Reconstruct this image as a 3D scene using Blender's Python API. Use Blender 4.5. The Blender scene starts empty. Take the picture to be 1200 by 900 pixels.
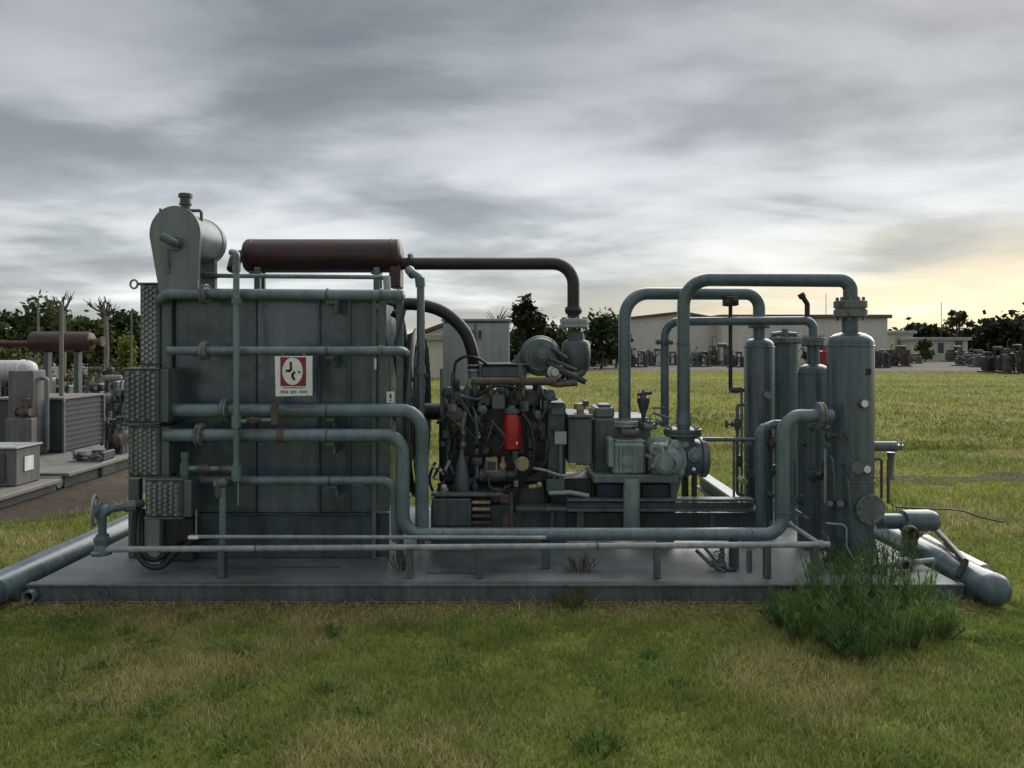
import bpy, bmesh, math, random
import numpy as np
from mathutils import Vector, Matrix, Quaternion

random.seed(7); RNG = np.random.default_rng(7)
SC = bpy.context.scene
COL = SC.collection
PI = math.pi

# ------------------------------------------------------------------ camera
EYE, F, CX, HY = 1.70, 900.0, 600.0, 405.0     # eye height, focal length and horizon in photo pixels
cam_d = bpy.data.cameras.new('camera'); cam = bpy.data.objects.new('camera', cam_d); COL.objects.link(cam)
cam.location = (0, 0, EYE); cam.rotation_euler = (PI/2, 0, 0)
cam_d.sensor_width = 36; cam_d.lens = 27.0; cam_d.shift_y = -45/1200
cam_d.clip_start = 0.05; cam_d.clip_end = 3000
SC.camera = cam

# ------------------------------------------------------------------ light
SUN_AZ, SUN_EL = math.radians(34), math.radians(34)      # azimuth to the right of the view direction
SC.view_settings.view_transform = 'Standard'; SC.view_settings.look = 'None'
SC.view_settings.exposure = 1.1; SC.view_settings.gamma = 1; SC.view_settings.use_curve_mapping = False
sun_dir = Vector((math.sin(SUN_AZ)*math.cos(SUN_EL), math.cos(SUN_AZ)*math.cos(SUN_EL), math.sin(SUN_EL)))
sd = bpy.data.lights.new('sun', 'SUN'); sd.energy = 1.5; sd.angle = math.radians(60); sd.color = (1, .96, .89)
so = bpy.data.objects.new('sun', sd); COL.objects.link(so)
so.rotation_euler = (-sun_dir).to_track_quat('-Z', 'Y').to_euler(); so.location = (0, 0, 30)

W = bpy.data.worlds.new('World'); SC.world = W; W.use_nodes = True
nt = W.node_tree; nt.nodes.clear()
def wn(t, **k):
    n = nt.nodes.new(t)
    for a, v in k.items(): setattr(n, a, v)
    return n
def wl(a, b): nt.links.new(a, b)
def wm(op, a, b=None, c=None, clamp=False):
    n = wn('ShaderNodeMath', operation=op); n.use_clamp = clamp
    for i, v in enumerate((a, b, c)):
        if v is None: continue
        if isinstance(v, (int, float)): n.inputs[i].default_value = v
        else: wl(v, n.inputs[i])
    return n.outputs[0]
def wramp(fac, stops, interp='LINEAR'):
    n = wn('ShaderNodeValToRGB'); wl(fac, n.inputs[0]); n.color_ramp.interpolation = interp
    e = n.color_ramp.elements
    while len(e) > 1: e.remove(e[0])
    e[0].position, e[0].color = stops[0][0], (*stops[0][1], 1)
    for p, c in stops[1:]:
        x = e.new(p); x.color = (*c, 1)
    return n.outputs[0]
def wmix(f, a, b, mode='MIX'):
    n = wn('ShaderNodeMix', data_type='RGBA', blend_type=mode)
    for s, v in ((0, f), (6, a), (7, b)):
        if isinstance(v, (int, float)): n.inputs[s].default_value = v
        elif isinstance(v, tuple): n.inputs[s].default_value = (*v, 1)
        else: wl(v, n.inputs[s])
    return n.outputs[2]
tc = wn('ShaderNodeTexCoord'); sep = wn('ShaderNodeSeparateXYZ'); wl(tc.outputs['Generated'], sep.inputs[0])
dx, dy, dz = sep.outputs
zc = wm('MAXIMUM', dz, 0.0)
den = wm('ADD', zc, 0.15)
cmb = wn('ShaderNodeCombineXYZ'); wl(wm('DIVIDE', dx, den), cmb.inputs[0]); wl(wm('DIVIDE', dy, den), cmb.inputs[1])
def cloud(scale, detail, rough, dist, off, sx=1.0, sy=1.0, rot=.35):
    mp = wn('ShaderNodeMapping'); mp.inputs['Location'].default_value = off; mp.inputs['Scale'].default_value = (sx, sy, 1)
    mp.inputs['Rotation'].default_value = (0, 0, rot)
    wl(cmb.outputs[0], mp.inputs[0])
    n = wn('ShaderNodeTexNoise'); wl(mp.outputs[0], n.inputs['Vector'])
    n.inputs['Scale'].default_value = scale; n.inputs['Detail'].default_value = detail
    n.inputs['Roughness'].default_value = rough; n.inputs['Distortion'].default_value = dist
    return n.outputs['Fac']
SKO, SKM = (-9.7, 34.3, 0), (17.3, 22, 3)
big = cloud(.62, 3, .45, .3, SKO)                                   # broad masses
med = cloud(1.25, 8, .52, .25, SKM, .8, 1.1)                       # lumps with edges
fine = cloud(4.2, 8, .6, .15, (2.3, 9.2, 5), .7, 1.1)
edge = wramp(med, [(.34, (0, 0, 0)), (.48, (.42,)*3), (.54, (.66,)*3), (.68, (1, 1, 1))])
es = wn('ShaderNodeSeparateColor'); wl(edge, es.inputs[0])
dens = wm('ADD', wm('ADD', wm('MULTIPLY', big, .62), wm('MULTIPLY', es.outputs[0], .21)), wm('MULTIPLY', fine, .11))
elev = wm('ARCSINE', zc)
# dark rolls across the view, brighter low down; unseen zenith lifted to light the ground
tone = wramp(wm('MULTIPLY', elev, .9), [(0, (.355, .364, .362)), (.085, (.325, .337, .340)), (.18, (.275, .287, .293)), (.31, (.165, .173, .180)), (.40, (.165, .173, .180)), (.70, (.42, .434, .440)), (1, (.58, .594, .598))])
shade = wramp(dens, [(.36, (.50, .515, .53)), (.43, (.68, .695, .705)), (.49, (.94, .95, .96)), (.55, (1.18, 1.18, 1.18)), (.64, (1.42, 1.41, 1.40))])
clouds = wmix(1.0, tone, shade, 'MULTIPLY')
# warm break in the cloud deck low over the sun's azimuth
az = wm('ADD', wm('MULTIPLY', dx, math.sin(SUN_AZ)), wm('MULTIPLY', dy, math.cos(SUN_AZ)))
azf = wm('POWER', wm('MAXIMUM', az, 0.0), 15.0)
low = wm('SUBTRACT', 1.0, wm('DIVIDE', elev, .155), clamp=True)
low2 = wm('SUBTRACT', 1.0, wm('DIVIDE', elev, .04), clamp=True)
brk = wm('MULTIPLY', wm('SUBTRACT', cloud(1.3, 6, .5, .2, (1.2, 5.0, 1)), .36), 5.0, clamp=True)
wf = wm('ADD', wm('MULTIPLY', wm('MULTIPLY', azf, low), wm('ADD', wm('MULTIPLY', brk, 1.1), .35)), wm('MULTIPLY', wm('MULTIPLY', low2, wm('POWER', wm('MAXIMUM', az, 0.0), 2.5)), .5), clamp=True)
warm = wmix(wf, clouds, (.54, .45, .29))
sky = wn('ShaderNodeTexSky', sky_type='NISHITA'); sky.sun_disc = False
sky.sun_elevation = SUN_EL; sky.sun_rotation = SUN_AZ
SKY_S = .1
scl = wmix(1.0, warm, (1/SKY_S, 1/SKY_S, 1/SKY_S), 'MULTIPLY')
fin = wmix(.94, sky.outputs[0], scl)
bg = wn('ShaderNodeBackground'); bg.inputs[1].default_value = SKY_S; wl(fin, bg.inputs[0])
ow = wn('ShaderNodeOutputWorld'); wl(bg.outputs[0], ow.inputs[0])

# ------------------------------------------------------------------ measuring helpers (photo measurements at a chosen real distance)
def X(px, Y): return (px-CX)*Y/F
def Z(py, Y): return EYE-(py-HY)*Y/F
def P(px, py, Y): return Vector((X(px, Y), Y, Z(py, Y)))
def S(n, Y): return n*Y/F
DZ = 0.125                                                # deck height of the skid

# ------------------------------------------------------------------ materials
MATS = {}
def mat_base(name):
    m = bpy.data.materials.new(name); m.use_nodes = True
    t = m.node_tree; t.nodes.clear()
    o = t.nodes.new('ShaderNodeOutputMaterial'); b = t.nodes.new('ShaderNodeBsdfPrincipled')
    t.links.new(b.outputs[0], o.inputs[0]); MATS[name] = m
    return m, t, b
def N(t, ty, ins=None, **k):
    n = t.nodes.new(ty)
    for a, v in k.items(): setattr(n, a, v)
    for a, v in (ins or {}).items():
        s = n.inputs[a]
        if hasattr(v, 'is_output') or isinstance(v, bpy.types.NodeSocket): t.links.new(v, s)
        else: s.default_value = v
    return n
def tmix(t, f, a, b, mode='MIX'):
    n = t.nodes.new('ShaderNodeMix'); n.data_type = 'RGBA'; n.blend_type = mode
    for s, v in ((0, f), (6, a), (7, b)):
        if isinstance(v, bpy.types.NodeSocket): t.links.new(v, n.inputs[s])
        elif isinstance(v, (tuple, list)): n.inputs[s].default_value = (*v[:3], 1)
        else: n.inputs[s].default_value = v
    return n.outputs[2]
def tramp(t, f, stops):
    n = t.nodes.new('ShaderNodeValToRGB'); t.links.new(f, n.inputs[0]); e = n.color_ramp.elements
    while len(e) > 1: e.remove(e[0])
    e[0].position, e[0].color = stops[0][0], (*stops[0][1], 1)
    for p, c in stops[1:]: e.new(p).color = (*c, 1)
    return n.outputs[0]
def paint(name, col, rough=.5, metal=0.0, var=.35, rust=.0, streak=.3, dirt=(.10, .075, .05), bump=.15, scale=1.0, runs=0.0, buckle=0.0):
    m, t, b = mat_base(name)
    pos = N(t, 'ShaderNodeNewGeometry').outputs['Position']
    n1 = N(t, 'ShaderNodeTexNoise', {'Vector': pos, 'Scale': 2.6*scale, 'Detail': 6.0, 'Roughness': .6}).outputs['Fac']
    mp = N(t, 'ShaderNodeMapping', {'Vector': pos, 'Scale': (17*scale, 17*scale, 1.1*scale)})
    n2 = N(t, 'ShaderNodeTexNoise', {'Vector': mp.outputs[0], 'Scale': 1.0, 'Detail': 4.0, 'Roughness': .55}).outputs['Fac']
    n3 = N(t, 'ShaderNodeTexNoise', {'Vector': pos, 'Scale': 34*scale, 'Detail': 5.0, 'Roughness': .65}).outputs['Fac']
    lo, hi = tuple(c*(1-var) for c in col), tuple(min(1, c*(1+var)) for c in col)
    c = tramp(t, n1, [(.3, lo), (.5, col), (.72, hi)])
    s = tramp(t, n2, [(.38, (1-streak,)*3), (.55, (1, 1, 1)), (.7, (1+streak*.5,)*3)])
    c = tmix(t, 1.0, c, s, 'MULTIPLY')
    f = tramp(t, n3, [(.3, (.86,)*3), (.6, (1.06,)*3)])
    c = tmix(t, 1.0, c, f, 'MULTIPLY')
    if rust > 0:
        n4 = N(t, 'ShaderNodeTexNoise', {'Vector': pos, 'Scale': 7.5*scale, 'Detail': 8.0, 'Roughness': .7}).outputs['Fac']
        k = tramp(t, n4, [(.72-rust*.3, (0, 0, 0)), (.80-rust*.3, (1, 1, 1))])
        c = tmix(t, k, c, dirt)
    if runs > 0:
        mp2 = N(t, 'ShaderNodeMapping', {'Vector': pos, 'Scale': (9*scale, 9*scale, .55*scale), 'Location': (3, 7, 1)})
        n5 = N(t, 'ShaderNodeTexNoise', {'Vector': mp2.outputs[0], 'Scale': 1.0, 'Detail': 7.0, 'Roughness': .62}).outputs['Fac']
        n6 = N(t, 'ShaderNodeTexNoise', {'Vector': pos, 'Scale': 60*scale, 'Detail': 3.0}).outputs['Fac']
        c = tmix(t, tramp(t, n5, [(.60, (0, 0, 0)), (.72, (runs,)*3)]), c, (.075, .055, .042))
        c = tmix(t, tramp(t, n6, [(.68, (0, 0, 0)), (.72, (min(1, runs*1.6),)*3)]), c, tuple(min(1, q*1.9) for q in col))
    t.links.new(c, b.inputs['Base Color'])
    rr = tramp(t, n1, [(.3, (rough*.8,)*3), (.7, (min(1, rough*1.25),)*3)])
    t.links.new(rr, b.inputs['Roughness']); b.inputs['Metallic'].default_value = metal
    if bump:
        bp = N(t, 'ShaderNodeBump', {'Height': n3, 'Strength': bump, 'Distance': .004})
        if buckle:
            n7 = N(t, 'ShaderNodeTexNoise', {'Vector': pos, 'Scale': 2.2, 'Detail': 2.0}).outputs['Fac']
            bp = N(t, 'ShaderNodeBump', {'Height': n7, 'Strength': buckle, 'Distance': .05, 'Normal': bp.outputs[0]})
        t.links.new(bp.outputs[0], b.inputs['Normal'])
    return m
GREY   = paint('grey_green_paint', (.090, .118, .120), .34, rust=.22, var=.3, streak=.25, runs=.5)
PANEL  = paint('casing_paint', (.060, .088, .106), .24, rust=.06, var=.22, streak=.22, bump=.05, runs=.6, buckle=.6)
PANEL_SHEEN = paint('casing_paint_sky_sheen', (.10, .128, .16), .16, rust=.04, var=.2, streak=.15, bump=.04, runs=.45, buckle=.6)  # casing paint with the sky's bluish sheen put into a lighter colour
PIPE   = paint('pipe_paint', (.128, .172, .190), .26, rust=.22, var=.3, streak=.15, runs=.4)
PIPED  = paint('pipe_paint_dark', (.084, .118, .134), .26, rust=.16, var=.28, streak=.15, runs=.35)
VESSEL = paint('vessel_paint', (.078, .112, .127), .27, rust=.08, var=.25, streak=.36, runs=.5)
LIGHTG = paint('light_grey_paint', (.27, .30, .295), .45, rust=.16, var=.2, streak=.2, runs=.4)
TANKG  = paint('tank_paint', (.145, .170, .172), .42, rust=.08, var=.15, streak=.2, runs=.35)
DECK   = paint('deck_paint', (.140, .152, .157), .5, rust=.40, var=.4, streak=.0, dirt=(.145, .118, .09), runs=.0)
BEAM   = paint('beam_paint', (.085, .100, .106), .45, rust=.2, var=.3, streak=.25, dirt=(.08, .055, .04), runs=.4)
PLUG   = paint('plug_steel', (.21, .245, .25), .38, metal=.3, rust=.08)
SHEET  = paint('plug_sheet_paint', (.06, .08, .09), .42, rust=.08)
MUFF   = paint('muffler_rust', (.038, .010, .008), .40, rust=.42, var=.6, streak=.25, dirt=(.022, .014, .012), runs=.3)
EXH    = paint('exhaust_black', (.020, .018, .018), .55, rust=.12, dirt=(.06, .03, .02))
BLACK  = paint('black_rubber', (.014, .014, .015), .5, rust=0, streak=0)
DARK   = paint('dark_iron', (.045, .050, .052), .5, rust=.2, dirt=(.05, .03, .02), var=.4)
DARK2  = paint('dark_teal_iron', (.066, .086, .092), .45, rust=.16, dirt=(.04, .03, .022), var=.4)
BLUED  = paint('dark_blue_iron', (.030, .038, .060), .5, rust=.08, var=.3)
RUSTB  = paint('rusty_brown', (.100, .072, .056), .7, rust=.35, var=.45, dirt=(.07, .03, .02))
BRASS  = paint('yellowed_brass', (.34, .29, .17), .45, metal=.25, rust=.1, var=.3)
COMP   = paint('compressor_paint', (.20, .245, .24), .36, rust=.2, var=.35, streak=.25, runs=.55)
YARDG  = paint('yard_grey', (.115, .115, .108), .55, rust=.25, var=.3, streak=.25, runs=.4)
RUSTF  = paint('rusty_flange_paint', (.125, .150, .150), .42, rust=.62, var=.35, streak=.2, dirt=(.085, .05, .034), runs=.5)
RED    = paint('red_paint', (.36, .008, .008), .35, rust=0, var=.12, streak=.1)
GALV   = paint('galvanised', (.46, .46, .45), .35, metal=.5, rust=.12, var=.2)
WHITE  = paint('white_enamel', (.72, .71, .69), .4, rust=.05, var=.08, streak=.1)
WHITET = paint('white_tank_paint', (.52, .52, .50), .5, rust=.12, var=.15, streak=.2)
MAROON = paint('maroon_print', (.20, .012, .025), .4, rust=0, var=.1, streak=.05)
INK    = paint('black_print', (.012, .012, .012), .4, rust=0, streak=0)
CAB    = paint('cabinet_paint', (.36, .40, .375), .5, rust=.05, var=.12, streak=.18)
CONC   = paint('pale_deck', (.17, .16, .145), .75, rust=.35, var=.3, streak=0, dirt=(.08, .065, .05))
CHAR   = paint('charcoal_core', (.060, .060, .065), .7, rust=.1, streak=.15)
WALLB  = paint('beige_metal_wall', (.50, .475, .42), .6, rust=.03, var=.07, streak=.06, scale=.15)
WALLW  = paint('cream_wall', (.45, .43, .36), .6, rust=.03, var=.07, streak=.06, scale=.15)
ROOF   = paint('roof_metal', (.14, .135, .13), .6, rust=.1, var=.1, scale=.15)
BROWNR = paint('brown_roof', (.12, .07, .055), .6, rust=.1, var=.1, scale=.15)
BARK   = paint('bark', (.09, .075, .06), .9, rust=.1, var=.3)
POLEM  = paint('pole_wood', (.17, .155, .14), .9, rust=.05, var=.2)
TEALM  = paint('faded_teal', (.16, .25, .25), .6, rust=.2, var=.25)

def leafmat(name, trans=.25, rough=.6):
    m, t, b = mat_base(name)
    a = N(t, 'ShaderNodeAttribute', attribute_name='tint').outputs['Color']
    t.links.new(a, b.inputs['Base Color']); b.inputs['Roughness'].default_value = rough
    b.inputs['Specular IOR Level'].default_value = .25
    tr = t.nodes.new('ShaderNodeBsdfTranslucent'); t.links.new(a, tr.inputs[0])
    mx = t.nodes.new('ShaderNodeMixShader'); mx.inputs[0].default_value = trans
    t.links.new(b.outputs[0], mx.inputs[1]); t.links.new(tr.outputs[0], mx.inputs[2])
    t.links.new(mx.outputs[0], t.nodes['Material Output'].inputs[0])
    return m
LEAF = leafmat('tree_leaf', .2); BLADE = leafmat('grass_blade', .45)

def ground_mat(name, stops, dirt, dirt_amt, bump=.5):
    m, t, b = mat_base(name)
    pos = N(t, 'ShaderNodeNewGeometry').outputs['Position']
    n0 = N(t, 'ShaderNodeTexNoise', {'Vector': pos, 'Scale': .22, 'Detail': 6.0, 'Roughness': .6}).outputs['Fac']
    mp = N(t, 'ShaderNodeMapping', {'Vector': pos, 'Scale': (.05, .35, 1)})
    n1 = N(t, 'ShaderNodeTexNoise', {'Vector': mp.outputs[0], 'Scale': 1.0, 'Detail': 7.0, 'Roughness': .62}).outputs['Fac']
    n2 = N(t, 'ShaderNodeTexNoise', {'Vector': pos, 'Scale': 9.0, 'Detail': 8.0, 'Roughness': .75}).outputs['Fac']
    a = N(t, 'ShaderNodeMath', {0: n0, 1: n1}, operation='ADD').outputs[0]
    a = N(t, 'ShaderNodeMath', {0: a, 1: .5}, operation='MULTIPLY').outputs[0]
    c = tramp(t, a, stops)
    c = tmix(t, 1.0, c, tramp(t, n2, [(.3, (.55,)*3), (.5, (1,)*3), (.72, (1.4,)*3)]), 'MULTIPLY')
    k = tramp(t, n0, [(.66-dirt_amt, (0, 0, 0)), (.76-dirt_amt, (1, 1, 1))])
    c = tmix(t, k, c, dirt)
    t.links.new(c, b.inputs['Base Color']); b.inputs['Roughness'].default_value = .95
    b.inputs['Specular IOR Level'].default_value = .1
    bp = N(t, 'ShaderNodeBump', {'Height': n2, 'Strength': bump, 'Distance': .05}); t.links.new(bp.outputs[0], b.inputs['Normal'])
    return m
FIELD = ground_mat('field_ground', [(.36, (.10, .125, .028)), (.48, (.155, .170, .038)), (.58, (.205, .205, .052)), (.68, (.25, .23, .08))], (.15, .125, .06), .0)
DIRT  = ground_mat('dirt_ground', [(.36, (.055, .046, .036)), (.5, (.085, .070, .055)), (.62, (.12, .10, .08))], (.06, .05, .04), .0, .8)
GRAV  = ground_mat('gravel_ground', [(.36, (.12, .105, .09)), (.5, (.16, .145, .125)), (.62, (.21, .19, .165))], (.10, .085, .07), .0, .8)

# ------------------------------------------------------------------ mesh helpers
class MB:
    """collects shapes in world coordinates; build() links them as one mesh object"""
    def __init__(s): s.v = []; s.f = []; s.seg = []
    def add(s, vs, fs):
        k = len(s.v); s.v += [tuple(p) for p in vs]; j = len(s.f); s.f += [tuple(i+k for i in q) for q in fs]; s.seg.append((k, len(s.v), j, len(s.f))); return s
    def box(s, a, b, bev=.004, rot=None):
        a, b = Vector(a), Vector(b); c = (a+b)/2; h = Vector([abs(q)/2 for q in (b-a)])
        e = min(bev, *(q*.45 for q in h))
        vs = []; idx = {}
        for sx in (-1, 1):
            for sy in (-1, 1):
                for sz in (-1, 1):
                    for ax in range(3):
                        p = Vector((sx*h.x, sy*h.y, sz*h.z))
                        for j, sg in enumerate((sx, sy, sz)):
                            if j != ax: p[j] -= sg*e
                        idx[(sx, sy, sz, ax)] = len(vs); vs.append(p)
        fs = []
        for ax in range(3):
            o1, o2 = (ax+1) % 3, (ax+2) % 3
            for sg in (-1, 1):
                q = []
                for u, w in ((-1, -1), (1, -1), (1, 1), (-1, 1)):
                    k = [0]*3; k[ax] = sg; k[o1] = u; k[o2] = w; q.append(idx[(*k, ax)])
                fs.append(q if sg > 0 else q[::-1])
            for u in (-1, 1):
                for w in (-1, 1):
                    q = []
                    for t_, ax2 in ((-1, o1), (-1, o2), (1, o2), (1, o1)):
                        k = [0]*3; k[ax] = t_; k[o1] = u; k[o2] = w; q.append(idx[(*k, ax2)])
                    fs.append(q if u*w < 0 else q[::-1])
        for sx in (-1, 1):
            for sy in (-1, 1):
                for sz in (-1, 1):
                    q = [idx[(sx, sy, sz, i)] for i in range(3)]
                    fs.append(q if sx*sy*sz > 0 else q[::-1])
        if rot is not None: vs = [rot @ p for p in vs]
        return s.add([p+c for p in vs], fs)
    def pbox(s, x0, x1, y0, y1, Y, Y2, bev=.004):
        """box whose front face covers photo px x0..x1, y0..y1 at distance Y and which runs back to Y2"""
        return s.box((X(x0, Y), Y, Z(y1, Y)), (X(x1, Y), Y2, Z(y0, Y)), bev)
    def rings(s, pts, frames, radii, n, cap0=True, cap1=True):
        vs = []; fs = []
        for p, (u, w), r in zip(pts, frames, radii):
            for i in range(n):
                a = 2*PI*i/n; vs.append(p+u*(r*math.cos(a))+w*(r*math.sin(a)))
        m = len(pts)
        for k in range(m-1):
            for i in range(n):
                j = (i+1) % n; fs.append((k*n+i, k*n+j, (k+1)*n+j, (k+1)*n+i))
        if cap0: fs.append(tuple(range(n))[::-1])
        if cap1: fs.append(tuple((m-1)*n+i for i in range(n)))
        return s.add(vs, fs)
    def lathe(s, p, axis, prof, n=20):
        """prof: list of (distance along axis, radius)"""
        p = Vector(p); d = Vector(axis).normalized()
        u = d.orthogonal().normalized(); w = d.cross(u)
        return s.rings([p+d*t for t, r in prof], [(u, w)]*len(prof), [max(r, 1e-4) for t, r in prof], n)
    def cyl(s, a, b, r, r2=None, n=16, bev=0):
        a, b = Vector(a), Vector(b); L = (b-a).length; r2 = r if r2 is None else r2
        pr = [(0, r), (L, r2)]
        if bev: pr = [(0, r-bev), (bev, r), (L-bev, r2), (L, r2-bev)]
        return s.lathe(a, b-a, pr, n)
    def tube(s, pts, r, bend=0.0, n=14, r2=None, seg=7):
        pts = [Vector(p) for p in pts]; out = [pts[0]]
        for i in range(1, len(pts)-1):
            a, b, c = pts[i-1], pts[i], pts[i+1]
            d0, d1 = (b-a).normalized(), (c-b).normalized(); ang = d0.angle(d1)
            if bend <= 0 or ang < .02: out.append(b); continue
            t = min(bend*math.tan(ang/2), (b-a).length*.49, (c-b).length*.49); R = t/math.tan(ang/2)
            nrm = (d1-d0*d1.dot(d0)).normalized(); o = b-d0*t+nrm*R
            for k in range(seg+1):
                th = ang*k/seg; out.append(o-nrm*(R*math.cos(th))+d0*(R*math.sin(th)))
        out.append(pts[-1]); out = [p for i, p in enumerate(out) if not i or (p-out[i-1]).length > 1e-5]
        dirs = []
        for i in range(len(out)):
            a = out[max(i-1, 0)]; b = out[min(i+1, len(out)-1)]; dirs.append((b-a).normalized())
        u = dirs[0].orthogonal().normalized(); fr = []
        for i, d in enumerate(dirs):
            if i: 
                q = dirs[i-1].rotation_difference(d); u = q @ u
            u = (u-d*u.dot(d)).normalized(); fr.append((u, d.cross(u)))
        m = len(out); rr = [r if r2 is None else r+(r2-r)*i/(m-1) for i in range(m)]
        return s.rings(out, fr, rr, n)
    def curve(s, pts, r, n=10, sub=8):
        """smooth Catmull-Rom tube"""
        p = [Vector(q) for q in pts]; p = [p[0]*2-p[1]]+p+[p[-1]*2-p[-2]]; out = []
        for i in range(1, len(p)-2):
            for k in range(sub):
                t = k/sub; out.append(.5*((2*p[i])+(p[i+1]-p[i-1])*t+(2*p[i-1]-5*p[i]+4*p[i+1]-p[i+2])*t*t+(3*p[i]-p[i-1]-3*p[i+1]+p[i+2])*t**3))
        out.append(p[-2]); return s.tube(out, r, 0, n)
    def ball(s, c, r, sc=(1, 1, 1), n=14):
        m = n//2; c = Vector(c); vs = []; fs = []
        for i in range(m+1):
            th = PI*i/m
            for j in range(n):
                ph = 2*PI*j/n; vs.append(c+Vector((r*sc[0]*math.sin(th)*math.cos(ph), r*sc[1]*math.sin(th)*math.sin(ph), r*sc[2]*math.cos(th))))
        for i in range(m):
            for j in range(n):
                k = (j+1) % n; fs.append((i*n+j, (i+1)*n+j, (i+1)*n+k, i*n+k))
        return s.add(vs, fs)
    def poly(s, pts2, y0, y1):
        """outline in x,z extruded from depth y0 to y1 (counter-clockwise seen from the camera)"""
        n = len(pts2); vs = [(x, y0, z) for x, z in pts2]+[(x, y1, z) for x, z in pts2]
        fs = [tuple(range(n)), tuple(range(n, 2*n))[::-1]]+[(j, i, i+n, j+n) for i, j in ((i, (i+1) % n) for i in range(n))]
        return s.add(vs, fs)
    def flange(s, c, axis, r, t, bolts=8, pair=True, n=20):
        c = Vector(c); d = Vector(axis).normalized(); e = t*.12
        if pair:
            s.lathe(c-d*t, d, [(0, r-.003), (.003, r), (t-e, r), (t-e, r*.9), (t+e, r*.9), (t+e, r), (2*t-.003, r), (2*t, r-.003)], n)
        else: s.lathe(c-d*t/2, d, [(0, r-.003), (.003, r), (t-.003, r), (t, r-.003)], n)
        L = t*1.45 if pair else t*.95; u = d.orthogonal().normalized(); w = d.cross(u)
        for i in range(bolts):
            a = 2*PI*(i+.5)/bolts; p = c+(u*math.cos(a)+w*math.sin(a))*(r*.8); s.cyl(p-d*L, p+d*L, r*.085, n=6)
        return s
    def valve(s, c, axis, up, r, wheel=True):
        """gate valve: body on the line, bonnet and hand wheel along up"""
        c = Vector(c); d = Vector(axis).normalized(); u = Vector(up).normalized()
        s.lathe(c-d*r*2.2, d, [(0, r*1.25), (r*.35, r*1.25), (r*.35, r*.85), (r*1.2, r*1.1), (r*2.2, r*1.35), (r*3.2, r*1.1), (r*4.05, r*.85), (r*4.05, r*1.25), (r*4.4, r*1.25)], 14)
        s.lathe(c, u, [(0, r), (r*1.6, r*.8), (r*1.7, r*1.15), (r*2.1, r*1.15), (r*2.2, r*.5), (r*3.1, r*.4), (r*3.2, r*.18), (r*4.2, r*.18)], 12)
        if wheel: s.torus(c+u*r*4.0, u, r*1.7, r*.2)
        return s
    def torus(s, c, axis, R, r, n=22, m=8, spokes=4):
        c = Vector(c); d = Vector(axis).normalized(); u = d.orthogonal().normalized(); w = d.cross(u); vs = []; fs = []
        for i in range(n):
            a = 2*PI*i/n; e = u*math.cos(a)+w*math.sin(a)
            for j in range(m):
                b = 2*PI*j/m; vs.append(c+e*(R+r*math.cos(b))+d*(r*math.sin(b)))
        for i in range(n):
            for j in range(m):
                k, l = (i+1) % n, (j+1) % m; fs.append((i*m+j, k*m+j, k*m+l, i*m+l))
        s.add(vs, fs)
        for i in range(spokes):
            a = 2*PI*i/spokes; s.cyl(c, c+(u*math.cos(a)+w*math.sin(a))*R, r*.8, n=6)
        return s
    def mesh(s, name, off):
        me = bpy.data.meshes.new(name)
        me.from_pydata([(x-off[0], y-off[1], z-off[2]) for x, y, z in s.v], [], s.f); me.validate()
        me.polygons.foreach_set('use_smooth', [True]*len(me.polygons)); me.set_sharp_from_angle(angle=math.radians(38))
        return me

def tag(o, label=None, cat=None, group=None, kind=None):
    if label: o['label'] = label
    if cat: o['category'] = cat
    if group: o['group'] = group
    if kind: o['kind'] = kind
    return o
def thing(name, label, cat, base, group=None):
    o = bpy.data.objects.new(name, None); COL.objects.link(o); o.location = base; o.empty_display_size = .05
    return tag(o, label, cat, group)
def gpos(o):
    v = Vector(o.location)
    while o.parent: o = o.parent; v += Vector(o.location)
    return v
KEEP_JOINED = {'fan_guard_wires', 'caption_print', 'header_plugs', 'trunk', 'stems'}
def islands(mb):
    """separate pieces of a builder: shapes whose boxes do not touch"""
    out = []
    for vs, fs in ((np.array(mb.v[a:c]), (a, c, d, e)) for a, c, d, e in mb.seg):
        out.append([vs.min(0)-.004, vs.max(0)+.004, [fs]])
    k = True
    while k:
        k = False
        for i in range(len(out)):
            for j in range(i+1, len(out)):
                if (out[i][0] <= out[j][1]).all() and (out[j][0] <= out[i][1]).all():
                    out[i] = [np.minimum(out[i][0], out[j][0]), np.maximum(out[i][1], out[j][1]), out[i][2]+out[j][2]]; out.pop(j); k = True; break
            if k: break
    res = []
    for _, _, segs in out:
        q = MB()
        for a, c, d, e in segs: q.add(mb.v[a:c], [tuple(i-a for i in f) for f in mb.f[d:e]])
        res.append(q)
    return res
def part(name, mb, m, parent, label=None, kind=None):
    """one mesh object, child of a thing or of a part; pieces that stand apart become parts of their own"""
    if kind is None and name not in KEEP_JOINED and len(mb.seg) > 1:
        ps = islands(mb)
        if len(ps) > 1: return [part(name, q, m, parent, label) for q in ps][0]
    o = bpy.data.objects.new(name, mb.mesh(name, gpos(parent))); COL.objects.link(o); o.parent = parent
    o.data.materials.append(m); return tag(o, label, None, None, kind)
def solo(name, mb, m, label, cat, base, group=None):
    """a thing that is one mesh"""
    o = bpy.data.objects.new(name, mb.mesh(name, base)); COL.objects.link(o); o.location = base
    o.data.materials.append(m); return tag(o, label, cat, group)
def struct(name, mb, m, kind='structure'):
    o = bpy.data.objects.new(name, mb.mesh(name, (0, 0, 0))); COL.objects.link(o); o.data.materials.append(m); return tag(o, kind=kind)
def share(name, src, parent, loc):
    """another piece with the same mesh as src"""
    o = bpy.data.objects.new(name, src.data); COL.objects.link(o); o.parent = parent; o.location = loc; return o

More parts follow.
